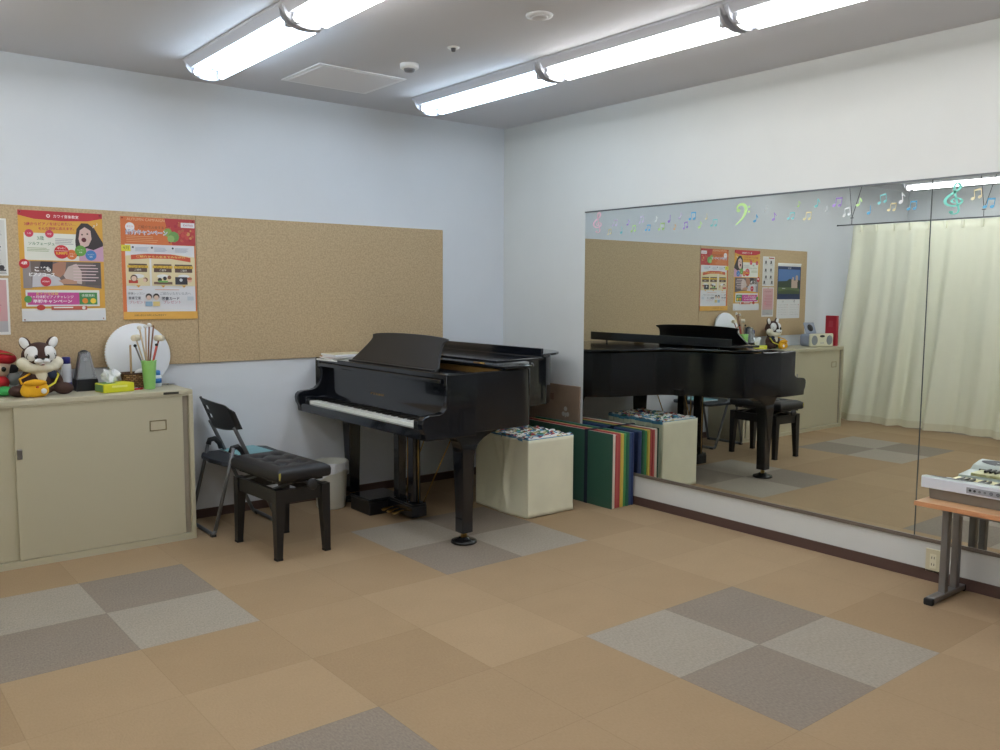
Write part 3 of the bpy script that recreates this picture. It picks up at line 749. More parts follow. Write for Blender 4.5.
# ------------------------------------------------------------------ piano bench
t = thing('piano_bench', 'black button-tufted piano bench with four square legs in front of the keys', 'bench', (-2.305, -.885, 0))
BX0, BX1, BY0, BY1 = -2.468, -2.155, -1.155, -.612
btn = [(x, y) for x in (-2.372, -2.252) for y in (-1.02, -.884, -.748)]
def seat_z(x, y):
    z = .503
    ex = min(x-BX0, BX1-x); ey = min(y-BY0, BY1-y); e = min(ex, ey)
    z -= .020*max(0, 1-e/.05)**2
    for bx, by in btn:
        d = math.hypot(x-bx, y-by); z -= .022*math.exp(-(d/.032)**2)
    # creases between buttons
    for bx, by in btn:
        for cx, cy in btn:
            if (cx, cy) > (bx, by) and math.hypot(bx-cx, by-cy) < .16:
                L2 = (cx-bx)**2+(cy-by)**2; tt = max(0, min(1, ((x-bx)*(cx-bx)+(y-by)*(cy-by))/L2))
                d = math.hypot(x-bx-tt*(cx-bx), y-by-tt*(cy-by)); z -= .004*math.exp(-(d/.012)**2)
    return z
b = B(); nx, ny = 44, 70
top = [[b.bm.verts.new((BX0+(BX1-BX0)*i/nx, BY0+(BY1-BY0)*j/ny, seat_z(BX0+(BX1-BX0)*i/nx, BY0+(BY1-BY0)*j/ny))) for j in range(ny+1)] for i in range(nx+1)]
for i in range(nx):
    for j in range(ny):
        f = b.bm.faces.new((top[i][j], top[i+1][j], top[i+1][j+1], top[i][j+1])); f.smooth = True
per = [top[i][0] for i in range(nx+1)]+[top[nx][j] for j in range(1, ny+1)]+[top[i][ny] for i in range(nx-1, -1, -1)]+[top[0][j] for j in range(ny-1, 0, -1)]
prev = per; cxm, cym = (BX0+BX1)/2, (BY0+BY1)/2
for dz, ins in ((.468, -.004), (.438, -.002), (.427, .006)):
    cur = [b.bm.verts.new((v.co.x+(-ins if v.co.x > cxm else ins)*(1 if abs(v.co.x-cxm) > (BX1-BX0)/2-.01 else 0), v.co.y+(-ins if v.co.y > cym else ins)*(1 if abs(v.co.y-cym) > (BY1-BY0)/2-.01 else 0), dz)) for v in per]
    for k in range(len(per)):
        f = b.bm.faces.new((prev[k], cur[k], cur[(k+1) % len(per)], prev[(k+1) % len(per)])); f.smooth = True
    prev = cur
b.bm.faces.new(prev)
bmesh.ops.recalc_face_normals(b.bm, faces=b.bm.faces)
pad = b.build('seat_pad', M_leather, t)
for bx, by in btn: B().ball((bx, by, seat_z(bx, by)+.001), (.010, .010, .004), u=12, v=8).build('tuft_button', M_leather, pad)
B().poly([(BX0+.002, -1.1605, .478), (BX0+.012, -1.1610, .482), (BX0+.013, -1.1610, .462), (BX0+.009, -1.1605, .440), (BX0+.003, -1.1605, .446)]).build('torn_patch', mat('foam_yellow', (176, 168, 84), .9), pad)
B().box(BX0+.03, BX1-.03, BY0+.03, BY1-.03, .411, .427).build('pad_board', M_bench, t)
fx0_, fx1_, fy0_, fy1_ = -2.466, -2.140, -1.125, -.625
fr = B()
fr.box(fx0_+.008, fx1_-.008, fy0_+.01, fy0_+.032, .305, .378).box(fx0_+.008, fx1_-.008, fy1_-.032, fy1_-.01, .305, .378)
fr.box(fx0_+.01, fx0_+.032, fy0_+.01, fy1_-.01, .305, .378).box(fx1_-.032, fx1_-.01, fy0_+.01, fy1_-.01, .305, .378)
fr.build('apron', M_bench, t)
for sx, x in ((1, fx0_), (-1, fx1_)):
    for sy, y in ((1, fy0_), (-1, fy1_)):
        g = B(); w0, w1 = .050, .034
        A = [g.bm.verts.new((x+sx*a, y+sy*c, .382)) for a, c in ((0, 0), (w0, 0), (w0, w0), (0, w0))]
        A2 = [g.bm.verts.new((x+sx*a, y+sy*c, .296)) for a, c in ((0, 0), (w0, 0), (w0, w0), (0, w0))]
        A3 = [g.bm.verts.new((x+sx*a, y+sy*c, .012)) for a, c in ((0, 0), (w1, 0), (w1, w1), (0, w1))]
        g.bm.faces.new(A); g.bm.faces.new(A3[::-1])
        for P_, Q_ in ((A, A2), (A2, A3)):
            for k in range(4): g.bm.faces.new((P_[k], P_[(k+1) % 4], Q_[(k+1) % 4], Q_[k]))
        bmesh.ops.recalc_face_normals(g.bm, faces=g.bm.faces)
        lg = g.build('leg', M_bench, t)
        B().box(min(x-sx*.002, x+sx*(w1+.002)), max(x-sx*.002, x+sx*(w1+.002)), min(y-sy*.002, y+sy*(w1+.002)), max(y-sy*.002, y+sy*(w1+.002)), 0, .013, .002, 1).build('leg_foot', M_rubber, lg)
sc = B()
for yy in (-1.04, -.73):
    sc.tube([(-2.44, yy, .375), (-2.18, yy, .418)], .007, 8).tube([(-2.18, yy, .375), (-2.44, yy, .418)], .007, 8)
sc.tube([(-2.31, -1.05, .397), (-2.31, -.72, .397)], .007, 8)
sc.build('lift_linkage', M_tube, t)
for yy in (fy0_-.004, fy1_+.004):
    pass
kn = B().tube([(-2.285, -1.175, .405), (-2.285, -1.10, .405)], .008, 10).build('height_shaft', M_tube, t)
kk = B()
kk.lathe([(0, 0), (.026, 0), (.031, .006), (.031, .018), (.026, .026), (0, .026)], (0, 0, 0), 18, mtx=Matrix.Translation((-2.285, -1.175, .405)) @ Matrix.Rotation(PI/2, 4, 'X'))
kk.build('height_knob', M_dark, t)
t.rotation_euler = (0, 0, R_(3.5))

# ------------------------------------------------------------------ folding chair
t = thing('folding_chair', 'dark folding chair behind the bench with a blue booklet on its seat', 'chair', (-2.3, -.22, 0))
M_ct = M_tube
yA, yB = -.425, -.040
# seat
sp_ = [(-2.465, -.44), (-2.44, -.485), (-2.42, -.50), (-2.08, -.475), (-2.035, -.44), (-2.03, -.07), (-2.07, -.03), (-2.40, -.03), (-2.45, -.05), (-2.478, -.12), (-2.488, -.27)]
s = B().prism(sp_, 'z', .400, .428).build('seat', M_chair, t)
md = s.modifiers.new('bev', 'BEVEL'); md.width = .009; md.segments = 3
yA, yB = -.475, -.085
for y in (yA, yB):
    B().tube([(-2.406, y, .632), (-2.396, y, .610), (-2.325, y, .455), (-2.165, y, .075), (-2.145, y, .030)], .0115, 10).build('frame_tube', M_ct, t)
    B().tube([(-2.415, y, .512), (-2.45, y, .36), (-2.535, y, .035)], .011, 10).build('rear_leg', M_ct, t)
    jy = y+(.014 if y == yA else -.014)
    B().tube([(-2.345, jy, .452), (-2.355, jy, .485), (-2.385, jy, .515), (-2.415, jy, .510), (-2.425, jy, .482)], .0165, 10).build('folding_joint', M_dark, t)
B().tube([(-2.145, yA, .030), (-2.130, yA, .014), (-2.122, yA+.02, .0125), (-2.122, yB-.02, .0125), (-2.130, yB, .014), (-2.145, yB, .030)], .012, 10).build('front_floor_bar', M_ct, t)
B().tube([(-2.535, yA, .035), (-2.543, yA+.006, .014), (-2.543, yA+.025, .0125), (-2.543, yB-.02, .0125), (-2.543, yB, .014), (-2.535, yB, .035)], .012, 10).build('rear_floor_bar', M_ct, t)
for x, y in ((-2.543, yA+.012), (-2.543, yB-.012), (-2.122, yA+.025), (-2.122, yB-.025)):
    B().box(x-.014, x+.014, y-.016, y+.016, 0, .016, .003).build('foot_cap', M_dark, t)
bk_ = B(); nu, nv = 36, 14
def back(u, v, off=0):
    # u across the width from the wall side to the near side; v from top to bottom
    y = -.045-.480*u
    zt = .778-.012*u-.035*max(0, (u-.82)/.18)**2
    zb = .586+.040*u-.012*math.sin(PI*u)+.03*max(0, (.08-u)/.08)**2
    z = zt+(zb-zt)*v
    curve = .030*(2*u-1)**2
    x = -2.462+(.778-z)*.42-curve*0-.012*math.sin(PI*u)+off
    e = max(0, (abs(2*u-1)-.9)/.1)
    return (x+.014*e, y, z)
def inhole(u, v): return .13 < u < .27 and (.20 < v < .36 or .48 < v < .62)
vv0 = {}
for off in (0, .009):
    for i in range(nu+1):
        for j in range(nv+1): vv0[(i, j, off)] = bk_.bm.verts.new(back(i/nu, j/nv, off))
cell = lambda i, j: 0 <= i < nu and 0 <= j < nv and not inhole((i+.5)/nu, (j+.5)/nv)
for i in range(nu):
    for j in range(nv):
        if not cell(i, j): continue
        for off in (0, .009):
            f = bk_.bm.faces.new([vv0[(a, c, off)] for a, c in ((i, j), (i+1, j), (i+1, j+1), (i, j+1))]); f.smooth = True
        for (di, dj, a, c) in ((-1, 0, (i, j), (i, j+1)), (1, 0, (i+1, j), (i+1, j+1)), (0, -1, (i, j), (i+1, j)), (0, 1, (i, j+1), (i+1, j+1))):
            if not cell(i+di, j+dj): bk_.bm.faces.new((vv0[(*a, 0)], vv0[(*c, 0)], vv0[(*c, .009)], vv0[(*a, .009)]))
bmesh.ops.recalc_face_normals(bk_.bm, faces=bk_.bm.faces)
bk_.build('backrest', M_dark, t)
t = thing('booklet', 'light blue booklet lying on the folding chair seat', 'booklet', (-2.215, -.200, .4285), R_(4))
B().box(-.112, .112, -.150, .150, .0005, .007, .001, 1).build('pages', M_paper, t, world=False)
B().box(-.113, .113, -.151, .151, .0072, .0082).build('cover', mat('booklet_blue', (126, 178, 184), .45, noise=.05, nscale=14), t, world=False)

# ------------------------------------------------------------------ waste bin with liner
t = thing('waste_bin', 'round off-white waste bin with a plastic liner under the piano', 'bin', (-1.665, -.245, 0))
B().lathe([(0, .003), (.083, .003), (.087, 0), (.094, .01), (.112, .30), (.115, .312), (.109, .312), (.088, .015), (0, .012)], (-1.665, -.245, 0), 36).build('bin_body', mat('bin_plastic', (206, 206, 196), .5), t)
def liner(u, v):
    a = 2*PI*u; r = .1175+.006*math.sin(a*9)*v+.004*math.sin(a*17+1)*v
    if v < .3: r = .108+(.0105)*(v/.3)
    z = .318-.085*max(0, (v-.3)/.7)*(1+.35*math.sin(a*2+1))+.008*math.sin(a*5)*v-.02*max(0, .3-v)/.3*2
    return (-1.665+r*math.cos(a), -.245+r*math.sin(a), z)
B().grid(liner, 72, 8, closed_u=True).build('bin_liner', mat('liner_plastic', (216, 220, 224), .3), t)
# ------------------------------------------------------------------ stack of folding mats in a white cover
def print_mat():
    m = bpy.data.materials.new('picture_print'); m.use_nodes = True; nt = m.node_tree; N = nt.nodes.new; L = nt.links.new
    b = nt.nodes['Principled BSDF']; b.inputs['Roughness'].default_value = .5
    tc = N('ShaderNodeTexCoord'); v = N('ShaderNodeTexVoronoi'); v.inputs['Scale'].default_value = 38; v.distance = 'CHEBYCHEV'
    L(tc.outputs['Object'], v.inputs['Vector'])
    s = N('ShaderNodeSeparateColor'); L(v.outputs['Color'], s.inputs[0])
    r = N('ShaderNodeValToRGB'); r.color_ramp.interpolation = 'CONSTANT'; e = r.color_ramp.elements
    cols = [(232, 232, 228), (40, 60, 120), (170, 50, 54), (236, 236, 230), (60, 130, 90), (196, 178, 120), (84, 150, 190), (30, 40, 60), (236, 232, 224)]
    e[0].color = lin(cols[0])+(1,); e[1].position = .14; e[1].color = lin(cols[1])+(1,)
    for i, c in enumerate(cols[2:]):
        q = e.new(.26+i*.105); q.color = lin(c)+(1,)
    L(s.outputs[0], r.inputs['Fac']); L(r.outputs['Color'], b.inputs['Base Color'])
    return m
M_print = print_mat(); M_blueprint = mat('edge_blue', (96, 160, 196), .5, noise=.25, nscale=60)
M_cover = mat('cover_cream', (236, 234, 210), .6, noise=.04, nscale=6)
MX0, MX1, MY0, MY1 = -.845, -.448, -1.285, -.745
t = thing('folding_mat_stack', 'cream-backed stack of folding picture mats standing on edge, partly under the piano', 'mats', ((MX0+MX1)/2, (MY0+MY1)/2, 0))
npn = 10; dy = (MY1-MY0)/npn
for k in range(npn):
    y0 = MY0+k*dy; w_ = dy-.004; jz = random.uniform(-.006, .004); jx = random.uniform(-.004, .004)
    b = B(); b.mat(0).box(MX0+.012+jx, MX1-.002+jx, y0+.001, y0+.001+w_, 0, .500+jz, .006, 2)
    # printed upper fold: rounded strip, wavy crown
    nseg = 22
    def crown(u, v):
        x = MX0+.014+jx+(MX1-MX0-.018)*u; a = PI*v
        return (x, y0+.001+w_/2-math.cos(a)*(w_/2+.001), .500+jz+(.016+.005*math.sin(u*40+k*2.1))*math.sin(a)**.6)
    b.mat(1).grid(crown, nseg, 6)
    b.mat(2).box(MX0+.013+jx, MX1-.001+jx, y0+.0005, y0+.0015+w_, .488+jz, .508+jz)
    b.build('mat_panel', [M_cover, M_print, M_blueprint], t)
# draped side sheet with folds (facing the room) and flat front sheet
def drape(u, v):
    y = MY0-.001+(MY1-MY0)*u; z = .500*(1-v)+.002
    d = .010*math.exp(-((u-.30-.16*v)/.05)**2)+.008*math.exp(-((u-.42+.06*v)/.04)**2)+.006*math.exp(-((u-.62+.35*v)/.05)**2)
    return (MX0+.010-d-.010*v*(1-u)*0-.014*math.sin(PI*min(1, u*1.2))*v, y, z)
dr_ = B().grid(drape, 60, 30).build('side_sheet', M_cover, t)
fr_ = B().grid(lambda u, v: (MX0+.006+(MX1-MX0-.006)*u, MY0-.004-.002*math.sin(u*7)*v-.006*max(0, v-.9)*10*(.4+.6*math.sin(u*11)**2), .498*(1-v)+.004+.006*max(0, v-.93)*14*abs(math.sin(u*6))), 40, 20).build('front_sheet', M_cover, t)
for o in (dr_, fr_):
    md = o.modifiers.new('thick', 'SOLIDIFY'); md.thickness = .002

# ------------------------------------------------------------------ coloured gym mats strapped together
t = thing('gym_mat_bundle', 'rainbow bundle of folded gym mats leaning against the mirror wall', 'mats', (-.11, -.95, 0))
cols = [('dark green', (50, 88, 74)), ('white', (216, 206, 196)), ('red', (182, 82, 82)), ('red', (174, 74, 78)), ('yellow', (208, 184, 84)), ('green', (72, 148, 88)), ('dark green', (44, 104, 80)), ('blue', (58, 78, 130)), ('navy', (42, 58, 104))]
wd = [.010, .029, .025, .024, .028, .027, .027, .027, .018]
x = -.238
for k, ((cn, c), w_) in enumerate(zip(cols, wd)):
    b = B().box(x+.0006, x+w_-.0006, -1.440+.004*(k % 2), -.50, 0, .503-.004*(k % 3), min(.007, w_*.3), 3)
    o = b.build('mat_panel', mat('vinyl_%s_%d' % (cn.replace(' ', '_'), c[0]), c, .42, bump=.15, bscale=40), t)
    o['label'] = cn+' mat panel'
    x += w_
xe = x
st_ = B(); y0, y1 = -1.212, -1.184
st_.box(-.2415, -.238, y0, y1, .0005, .507).box(-.2415, xe+.0025, y0, y1, .5035, .507).box(xe-.001, xe+.0025, y0, y1, .0005, .507)
st_.build('strap', mat('strap_navy', (24, 32, 52), .8), t)

# ------------------------------------------------------------------ flattened cardboard box in the corner
t = thing('cardboard_box', 'plain brown cardboard box leaning in the corner behind the mats', 'box', (-.01, -.6, 0))
M_card = mat('cardboard', (138, 116, 96), .85, noise=.08, nscale=12)
cb = B().box(-.019, -.0008, -.894, -.32, .001, .755, .002, 1).build('box_body', M_card, t)
B().box(-.0200, -.019, -.625, -.555, .635, .685).build('label_patch', mat('card_label', (112, 84, 64), .8), cb)
pr = B()
M_pr = mat('card_print', (176, 170, 158), .8)
for a in (90, 210, 330):
    y, z = -.755+.026*math.cos(R_(a)), .555+.026*math.sin(R_(a))
    pr.prism([(y+.017*math.cos(2*PI*k/14), z+.017*math.sin(2*PI*k/14)) for k in range(14)], 'x', -.0199, -.019)
pr.prism([(-.762, .52), (-.748, .52), (-.752, .555), (-.758, .555)], 'x', -.0200, -.019)
pr.build('printed_emblem', M_pr, cb)

# ------------------------------------------------------------------ things on the cabinet
Z0 = CH+.0005
def remesh(o, vox):
    m_ = o.modifiers.new('rm', 'REMESH'); m_.mode = 'VOXEL'; m_.voxel_size = vox; m_.use_smooth_shade = True
    s_ = o.modifiers.new('sm', 'SMOOTH'); s_.iterations = 6; s_.factor = .5
# plush squirrel-like animal
M_br = mat('plush_brown', (74, 52, 46), .95, bump=.9, bscale=260); M_cr = mat('plush_cream', (226, 220, 200), .95, bump=.9, bscale=200)
M_wh = mat('plush_white', (236, 236, 236), .95, bump=.5, bscale=260); M_yl = mat('plush_yellow', (236, 178, 32), .85, bump=.4, bscale=260)
M_eye = mat('plush_eye', (18, 16, 18), .25)
hx, hy, hz = -3.366, -.215, 1.078
t = thing('stuffed_animal', 'brown and white stuffed animal with a yellow pouch, sitting on the cabinet', 'stuffed toy', (hx, hy, Z0))
b = B()
b.ball((hx, hy, hz), (.087, .066, .074)).ball((hx, hy-.004, .955), (.062, .055, .075)).ball((hx, hy, .905), (.074, .062, .036))
b.ball((hx-.072, hy-.010, .965), (.026, .028, .050), (0, R_(28), 0)).ball((hx+.078, hy-.008, .960), (.026, .028, .052), (0, R_(-30), 0))
b.ball((hx-.115, hy-.05, .900), (.050, .040, .031), (0, 0, R_(20))).ball((hx+.105, hy-.045, .902), (.050, .040, .033), (0, 0, R_(-20)))
bo = b.build('body', M_br, t); remesh(bo, .006)
for sx in (-1, 1):
    B().ball((hx+sx*.064, hy+.004, hz+.066), (.027, .014, .038), (0, sx*R_(26), 0)).build('ear', M_br, t)
    B().ball((hx+sx*.070, hy-.006, hz+.070), (.021, .011, .033), (0, sx*R_(26), 0)).build('inner_ear', M_wh, t)
b = B()
for sx in (-1, 1): b.ball((hx+sx*.037, hy-.036, hz+.012), (.040, .030, .044), (0, sx*R_(14), 0))
o = b.build('face_patch', M_wh, t); remesh(o, .005)
b = B()
for sx in (-1, 1): b.ball((hx+sx*.078, hy-.022, hz-.036), (.036, .034, .033), (0, sx*R_(-6), 0)).ball((hx+sx*.060, hy-.026, hz-.054), (.036, .034, .030)).ball((hx+sx*.034, hy-.032, hz-.064), (.036, .034, .028))
b.ball((hx, hy-.045, hz-.060), (.040, .034, .026)); b.ball((hx, hy-.030, hz-.115), (.040, .030, .055))
o = b.build('cream_fluff', M_cr, t); remesh(o, .005)
B().ball((hx-.017, hy-.078, hz-.024), (.022, .020, .015)).ball((hx+.017, hy-.078, hz-.024), (.022, .020, .015)).ball((hx, hy-.074, hz-.038), (.016, .016, .010)).build('muzzle', M_wh, t)
B().ball((hx, hy-.097, hz-.010), (.0085, .006, .0055)).build('nose', M_eye, t)
B().ball((hx, hy-.092, hz-.041), (.008, .004, .0035)).build('mouth', mat('mouth_brown', (120, 60, 50), .7), t)
for sx in (-1, 1):
    e = B().ball((hx+sx*.028, hy-.076, hz-.001), (.0085, .006, .0125)).build('eye', M_eye, t)
    B().ball((hx+sx*.028-.003, hy-.0805, hz+.006), .0022, u=8, v=6).build('glint', M_wh, e)
    B().tube([(hx+sx*.064, hy-.058, hz+.016), (hx+sx*.071, hy-.052, hz-.004), (hx+sx*.064, hy-.060, hz-.014)], .0016, 6).build('eyelash', M_eye, t)
px_, py_, pz_ = hx-.045, hy-.098, .920
b = B().ball((px_, py_, pz_-.005), (.066, .028, .049)).ball((px_-.035, py_, pz_-.018), (.036, .028, .034)).ball((px_+.032, py_, pz_-.018), (.036, .028, .034))
pb = b.build('pouch', M_yl, t); remesh(pb, .005)
B().ball((px_, py_-.010, pz_+.024), (.056, .026, .018)).build('pouch_flap', mat('plush_yellow_flap', (226, 166, 24), .85, bump=.4, bscale=260), pb)
B().ball((px_+.006, py_-.036, pz_+.004), (.008, .004, .006)).build('pouch_button', mat('button_red', (190, 60, 30), .6), pb)
B().lathe([(0, 0), (.0145, 0), (.0135, .003), (0, .0035)], (0, 0, 0), 20, mtx=Matrix.Translation((px_+.036, py_-.033, pz_-.018)) @ Matrix.Rotation(R_(80), 4, 'X')).build('round_badge', M_wh, pb)
B().tube([(px_-.058, py_+.006, pz_+.020), (px_-.066, py_+.02, pz_+.045), (hx-.055, hy-.03, .985), (hx-.035, hy+.02, 1.005)], .0055, 8).build('strap', M_yl, pb)
B().tube([(px_+.060, py_+.010, pz_-.005), (hx+.060, hy-.055, .935), (hx+.082, hy-.038, .975), (hx+.075, hy-.005, .99)], .0055, 8).build('strap', mat('strap_yellow', (226, 214, 70), .8), pb)
B().ball((hx+.048, hy-.035, .985), (.026, .022, .034), (0, R_(-20), 0)).build('vest', mat('plush_navy', (40, 52, 78), .9, bump=.4, bscale=200), t)

# plush with red hat at the frame edge
rx, ry = -3.548, -.100
t = thing('stuffed_animal', 'stuffed toy in a red hat at the left edge, beside the brown one', 'stuffed toy', (rx, ry, Z0))
b = B().ball((rx, ry, 1.015), (.070, .060, .058)).ball((rx, ry, .925), (.055, .050, .052))
o = b.build('body', mat('plush_beige', (206, 182, 160), .95, bump=.6, bscale=240), t); remesh(o, .006)
b = B().ball((rx+.008, ry, 1.070), (.090, .075, .040), (0, R_(8), 0)).ball((rx-.02, ry, 1.085), (.062, .06, .034))
o = b.build('hat', mat('felt_red_hat', (176, 28, 38), .9, bump=.4, bscale=240), t); remesh(o, .006)
B().tube([(rx-.06, ry-.055, 1.083), (rx, ry-.072, 1.098), (rx+.06, ry-.052, 1.088), (rx+.088, ry-.01, 1.070)], .003, 6).build('hat_cord', mat('cord_gold', (160, 130, 60), .6), t)
B().ball((rx+.022, ry-.055, 1.010), (.012, .008, .014)).build('eye', M_eye, t)
B().ball((rx+.070, ry-.010, 1.005), (.030, .032, .026)).build('ear', mat('plush_black', (40, 38, 42), .95, bump=.6, bscale=240), t)
b = B().ball((rx, ry-.018, .935), (.054, .048, .042)); o = b.build('red_shirt', mat('plush_red', (190, 40, 44), .9, bump=.4, bscale=240), t)
B().ball((rx+.075, ry-.01, .955), (.035, .035, .04)).build('grey_arm', mat('plush_grey', (136, 142, 146), .9, bump=.4, bscale=240), t)
B().ball((rx+.02, ry-.07, .895), (.045, .035, .026)).ball((rx-.03, ry-.07, .893), (.04, .035, .024)).build('green_trousers', mat('plush_green', (70, 176, 96), .9, bump=.4, bscale=240), t)
# bottles behind
def cyl(parts, c, n=24):
    b = B(); b.lathe(parts, c, n); return b
t = thing('spray_can', 'white can with a navy cap behind the brown stuffed animal', 'can', (-3.208, -.09, Z0))
cyl([(0, 0), (.023, 0), (.0245, .004), (.0245, .145), (.019, .155), (0, .156)], (-3.208, -.09, Z0)).build('can_body', mat('can_white', (212, 214, 222), .4), t)
cyl([(.0247, .018), (.0249, .018), (.0249, .048), (.0247, .048)], (-3.208, -.09, Z0)).build('label_band', mat('can_blue', (50, 60, 140), .4), t)
cyl([(0, .190), (.019, .189), (.0215, .184), (.0225, .152), (0, .152)], (-3.208, -.09, Z0)).build('cap', mat('cap_navy', (44, 44, 120), .35), t)
t = thing('glue_tube', 'slim pale tube between the navy-capped can and the metronome', 'tube', (-3.178, -.035, Z0))
cyl([(0, 0), (.012, 0), (.013, .10), (.010, .115), (0, .116)], (-3.178, -.035, Z0)).build('tube_body', mat('tube_pale', (206, 200, 206), .4), t)
cyl([(0, .150), (.007, .149), (.009, .116), (0, .116)], (-3.178, -.035, Z0)).build('cap', mat('tube_pink', (216, 150, 150), .4), t)
# metronome
mx, my = -3.118, -.115
t = thing('metronome', 'black pyramid metronome with a clear front cover', 'metronome', (mx, my, Z0))
def frus(b, z0, w0, d0, z1, w1, d1, ox=0, oy=0):
    A_ = [b.bm.verts.new((mx+ox+sx*w0, my+oy+sy*d0, z0)) for sx, sy in ((-1, -1), (1, -1), (1, 1), (-1, 1))]
    B_ = [b.bm.verts.new((mx+ox+sx*w1, my+oy+sy*d1, z1)) for sx, sy in ((-1, -1), (1, -1), (1, 1), (-1, 1))]
    fs = [b.bm.faces.new(A_[::-1]), b.bm.faces.new(B_)]+[b.bm.faces.new((A_[k], A_[(k+1) % 4], B_[(k+1) % 4], B_[k])) for k in range(4)]
    return b
M_mt = mat('metronome_black', (26, 27, 32), .3)
frus(B(), Z0, .060, .055, Z0+.065, .053, .050).build('base', M_mt, t)
frus(B(), Z0+.0655, .052, .022, Z0+.215, .024, .014, 0, .018).build('back_body', mat('metronome_back', (74, 76, 82), .3), t)
B().ball((mx, my+.010, Z0+.212), (.024, .022, .014)).build('top_cap', M_mt, t)
B().prism([(mx-.040, Z0+.068), (mx+.040, Z0+.068), (mx+.018, Z0+.205), (mx-.018, Z0+.205)], 'y', my-.0125, my-.0045).build('scale_plate', mat('scale_silver', (150, 152, 158), .3, metal=.5), t)
B().tube([(mx, my-.018, Z0+.066), (mx+.003, my-.015, Z0+.21)], .0018, 6).build('pendulum', M_alu, t)
B().prism([(mx-.008, Z0+.165), (mx+.008, Z0+.165), (mx+.011, Z0+.182), (mx-.011, Z0+.182)], 'y', my-.021, my-.014).build('pendulum_weight', mat('weight_chrome', (220, 220, 224), .15, metal=.9), t)
g_ = bpy.data.materials.new('clear_cover'); g_.use_nodes = True; q = g_.node_tree.nodes['Principled BSDF']
q.inputs['Base Color'].default_value = (.5, .52, .56, 1); q.inputs['Roughness'].default_value = .08; q.inputs['Alpha'].default_value = .32
cv = B()
w0, w1, zA, zB = .051, .024, Z0+.066, Z0+.215
Ps = [(mx-w0, my-.046, zA), (mx+w0, my-.046, zA), (mx+w1, my-.026, zB), (mx-w1, my-.026, zB)]
Qs = [(mx-w0, my-.004, zA), (mx+w0, my-.004, zA), (mx+w1, my+.002, zB), (mx-w1, my+.002, zB)]
cv.poly(Ps).poly([Ps[0], Ps[3], Qs[3], Qs[0]]).poly([Ps[1], Qs[1], Qs[2], Ps[2]]).poly([Ps[3], Ps[2], Qs[2], Qs[3]])
bmesh.ops.remove_doubles(cv.bm, verts=cv.bm.verts, dist=1e-5)
co = cv.build('clear_cover', g_, t); md = co.modifiers.new('thick', 'SOLIDIFY'); md.thickness = .0015
# tissue pack
t = thing('tissue_box', 'yellow-green tissue pack with a white tissue pulled up', 'tissue box', (-3.008, -.283, Z0), R_(9))
B().box(-.086, .086, -.058, .058, 0, .050, .006, 2).build('box_body', mat('tissue_yellow', (214, 214, 40), .5), t, world=False)
B().box(-.0865, -.0855, -.050, .050, .006, .044).box(-.080, .0, -.050, .052, .0502, .0510).build('top_print', mat('tissue_green', (110, 150, 90), .6), t, world=False)
def tis(u, v):
    a = (u-.5)*2; r = .012+.055*v
    return (-.020+a*(.022+.030*v)+.006*math.sin(v*9+u*5), .012*math.sin(u*14+v*3)*(.4+v)+.012*v, .047+.082*v*(1-.45*a*a)+.010*math.sin(u*9)*v)
o = B().grid(tis, 18, 10).build('tissue', mat('tissue_white', (238, 240, 242), .8), t, world=False)
md = o.modifiers.new('thick', 'SOLIDIFY'); md.thickness = .0015
B().box(-.04, .045, -.0595, -.0578, .028, .039).build('lettering_band', mat('tissue_letter', (232, 232, 130), .6), t, world=False)
# hand drum
dm = Matrix.Translation((-2.815, -.068, Z0+.186)) @ Matrix.Rotation(R_(90-11), 4, 'X')
t = thing('hand_drum', 'round white hand drum leaning on the cork board behind the mallets', 'drum', (-2.815, -.060, Z0))
B().lathe([(0, .012), (.176, .012), (.183, .008), (.185, 0), (.183, -.013), (.178, -.013), (.178, 0), (0, .006)], (0, 0, 0), 64, mtx=dm).build('drum_frame', mat('drum_white', (226, 228, 232), .5), t)
for k in range(30):
    a = R_(100+k*5.4); v = dm @ Vector((.184*math.cos(a), .184*math.sin(a), .004))
    B().ball(v, .0045, u=8, v=6).build('rim_tack', mat('rim_cream', (206, 186, 150), .6), t)
# basket
bx, by = -2.864, -.170
def wicker():
    m = mat('wicker', (146, 104, 66), .8); nt = m.node_tree; b = nt.nodes['Principled BSDF']
    tc = nt.nodes.new('ShaderNodeTexCoord'); w_ = nt.nodes.new('ShaderNodeTexBrick'); w_.inputs['Scale'].default_value = 24
    w_.inputs['Color1'].default_value = lin((196, 158, 112))+(1,); w_.inputs['Color2'].default_value = lin((128, 88, 54))+(1,); w_.inputs['Mortar'].default_value = lin((58, 36, 24))+(1,)
    w_.inputs['Mortar Size'].default_value = .04
    mp = nt.nodes.new('ShaderNodeMapping'); mp.inputs['Rotation'].default_value = (PI/2, 0, 0)
    nt.links.new(tc.outputs['Object'], mp.inputs[0]); nt.links.new(mp.outputs[0], w_.inputs[0]); nt.links.new(w_.outputs['Color'], b.inputs['Base Color']); return m
M_wk = wicker()
t = thing('wicker_basket', 'small brown wicker basket with a tall hoop handle', 'basket', (bx, by, Z0))
def bk(u, v):
    a = 2*PI*u; e = 3.2; ca, sa = math.cos(a), math.sin(a)
    n_ = (abs(ca)**e+abs(sa)**e)**(-1/e); w_ = .062+.014*v+.0015*math.sin(u*2*PI*36)*(1 if int(v*9) % 2 else -1); d_ = .045+.010*v
    return (bx+ca*n_*w_, by+sa*n_*d_, Z0+.002+.083*v)
o = B().grid(bk, 108, 10, closed_u=True).build('basket_body', M_wk, t); md = o.modifiers.new('thick', 'SOLIDIFY'); md.thickness = .005
B().prism([(bx+.058*math.cos(a_*PI/8), by+.040*math.sin(a_*PI/8)) for a_ in range(16)], 'z', Z0+.001, Z0+.008).build('basket_bottom', M_wk, t)
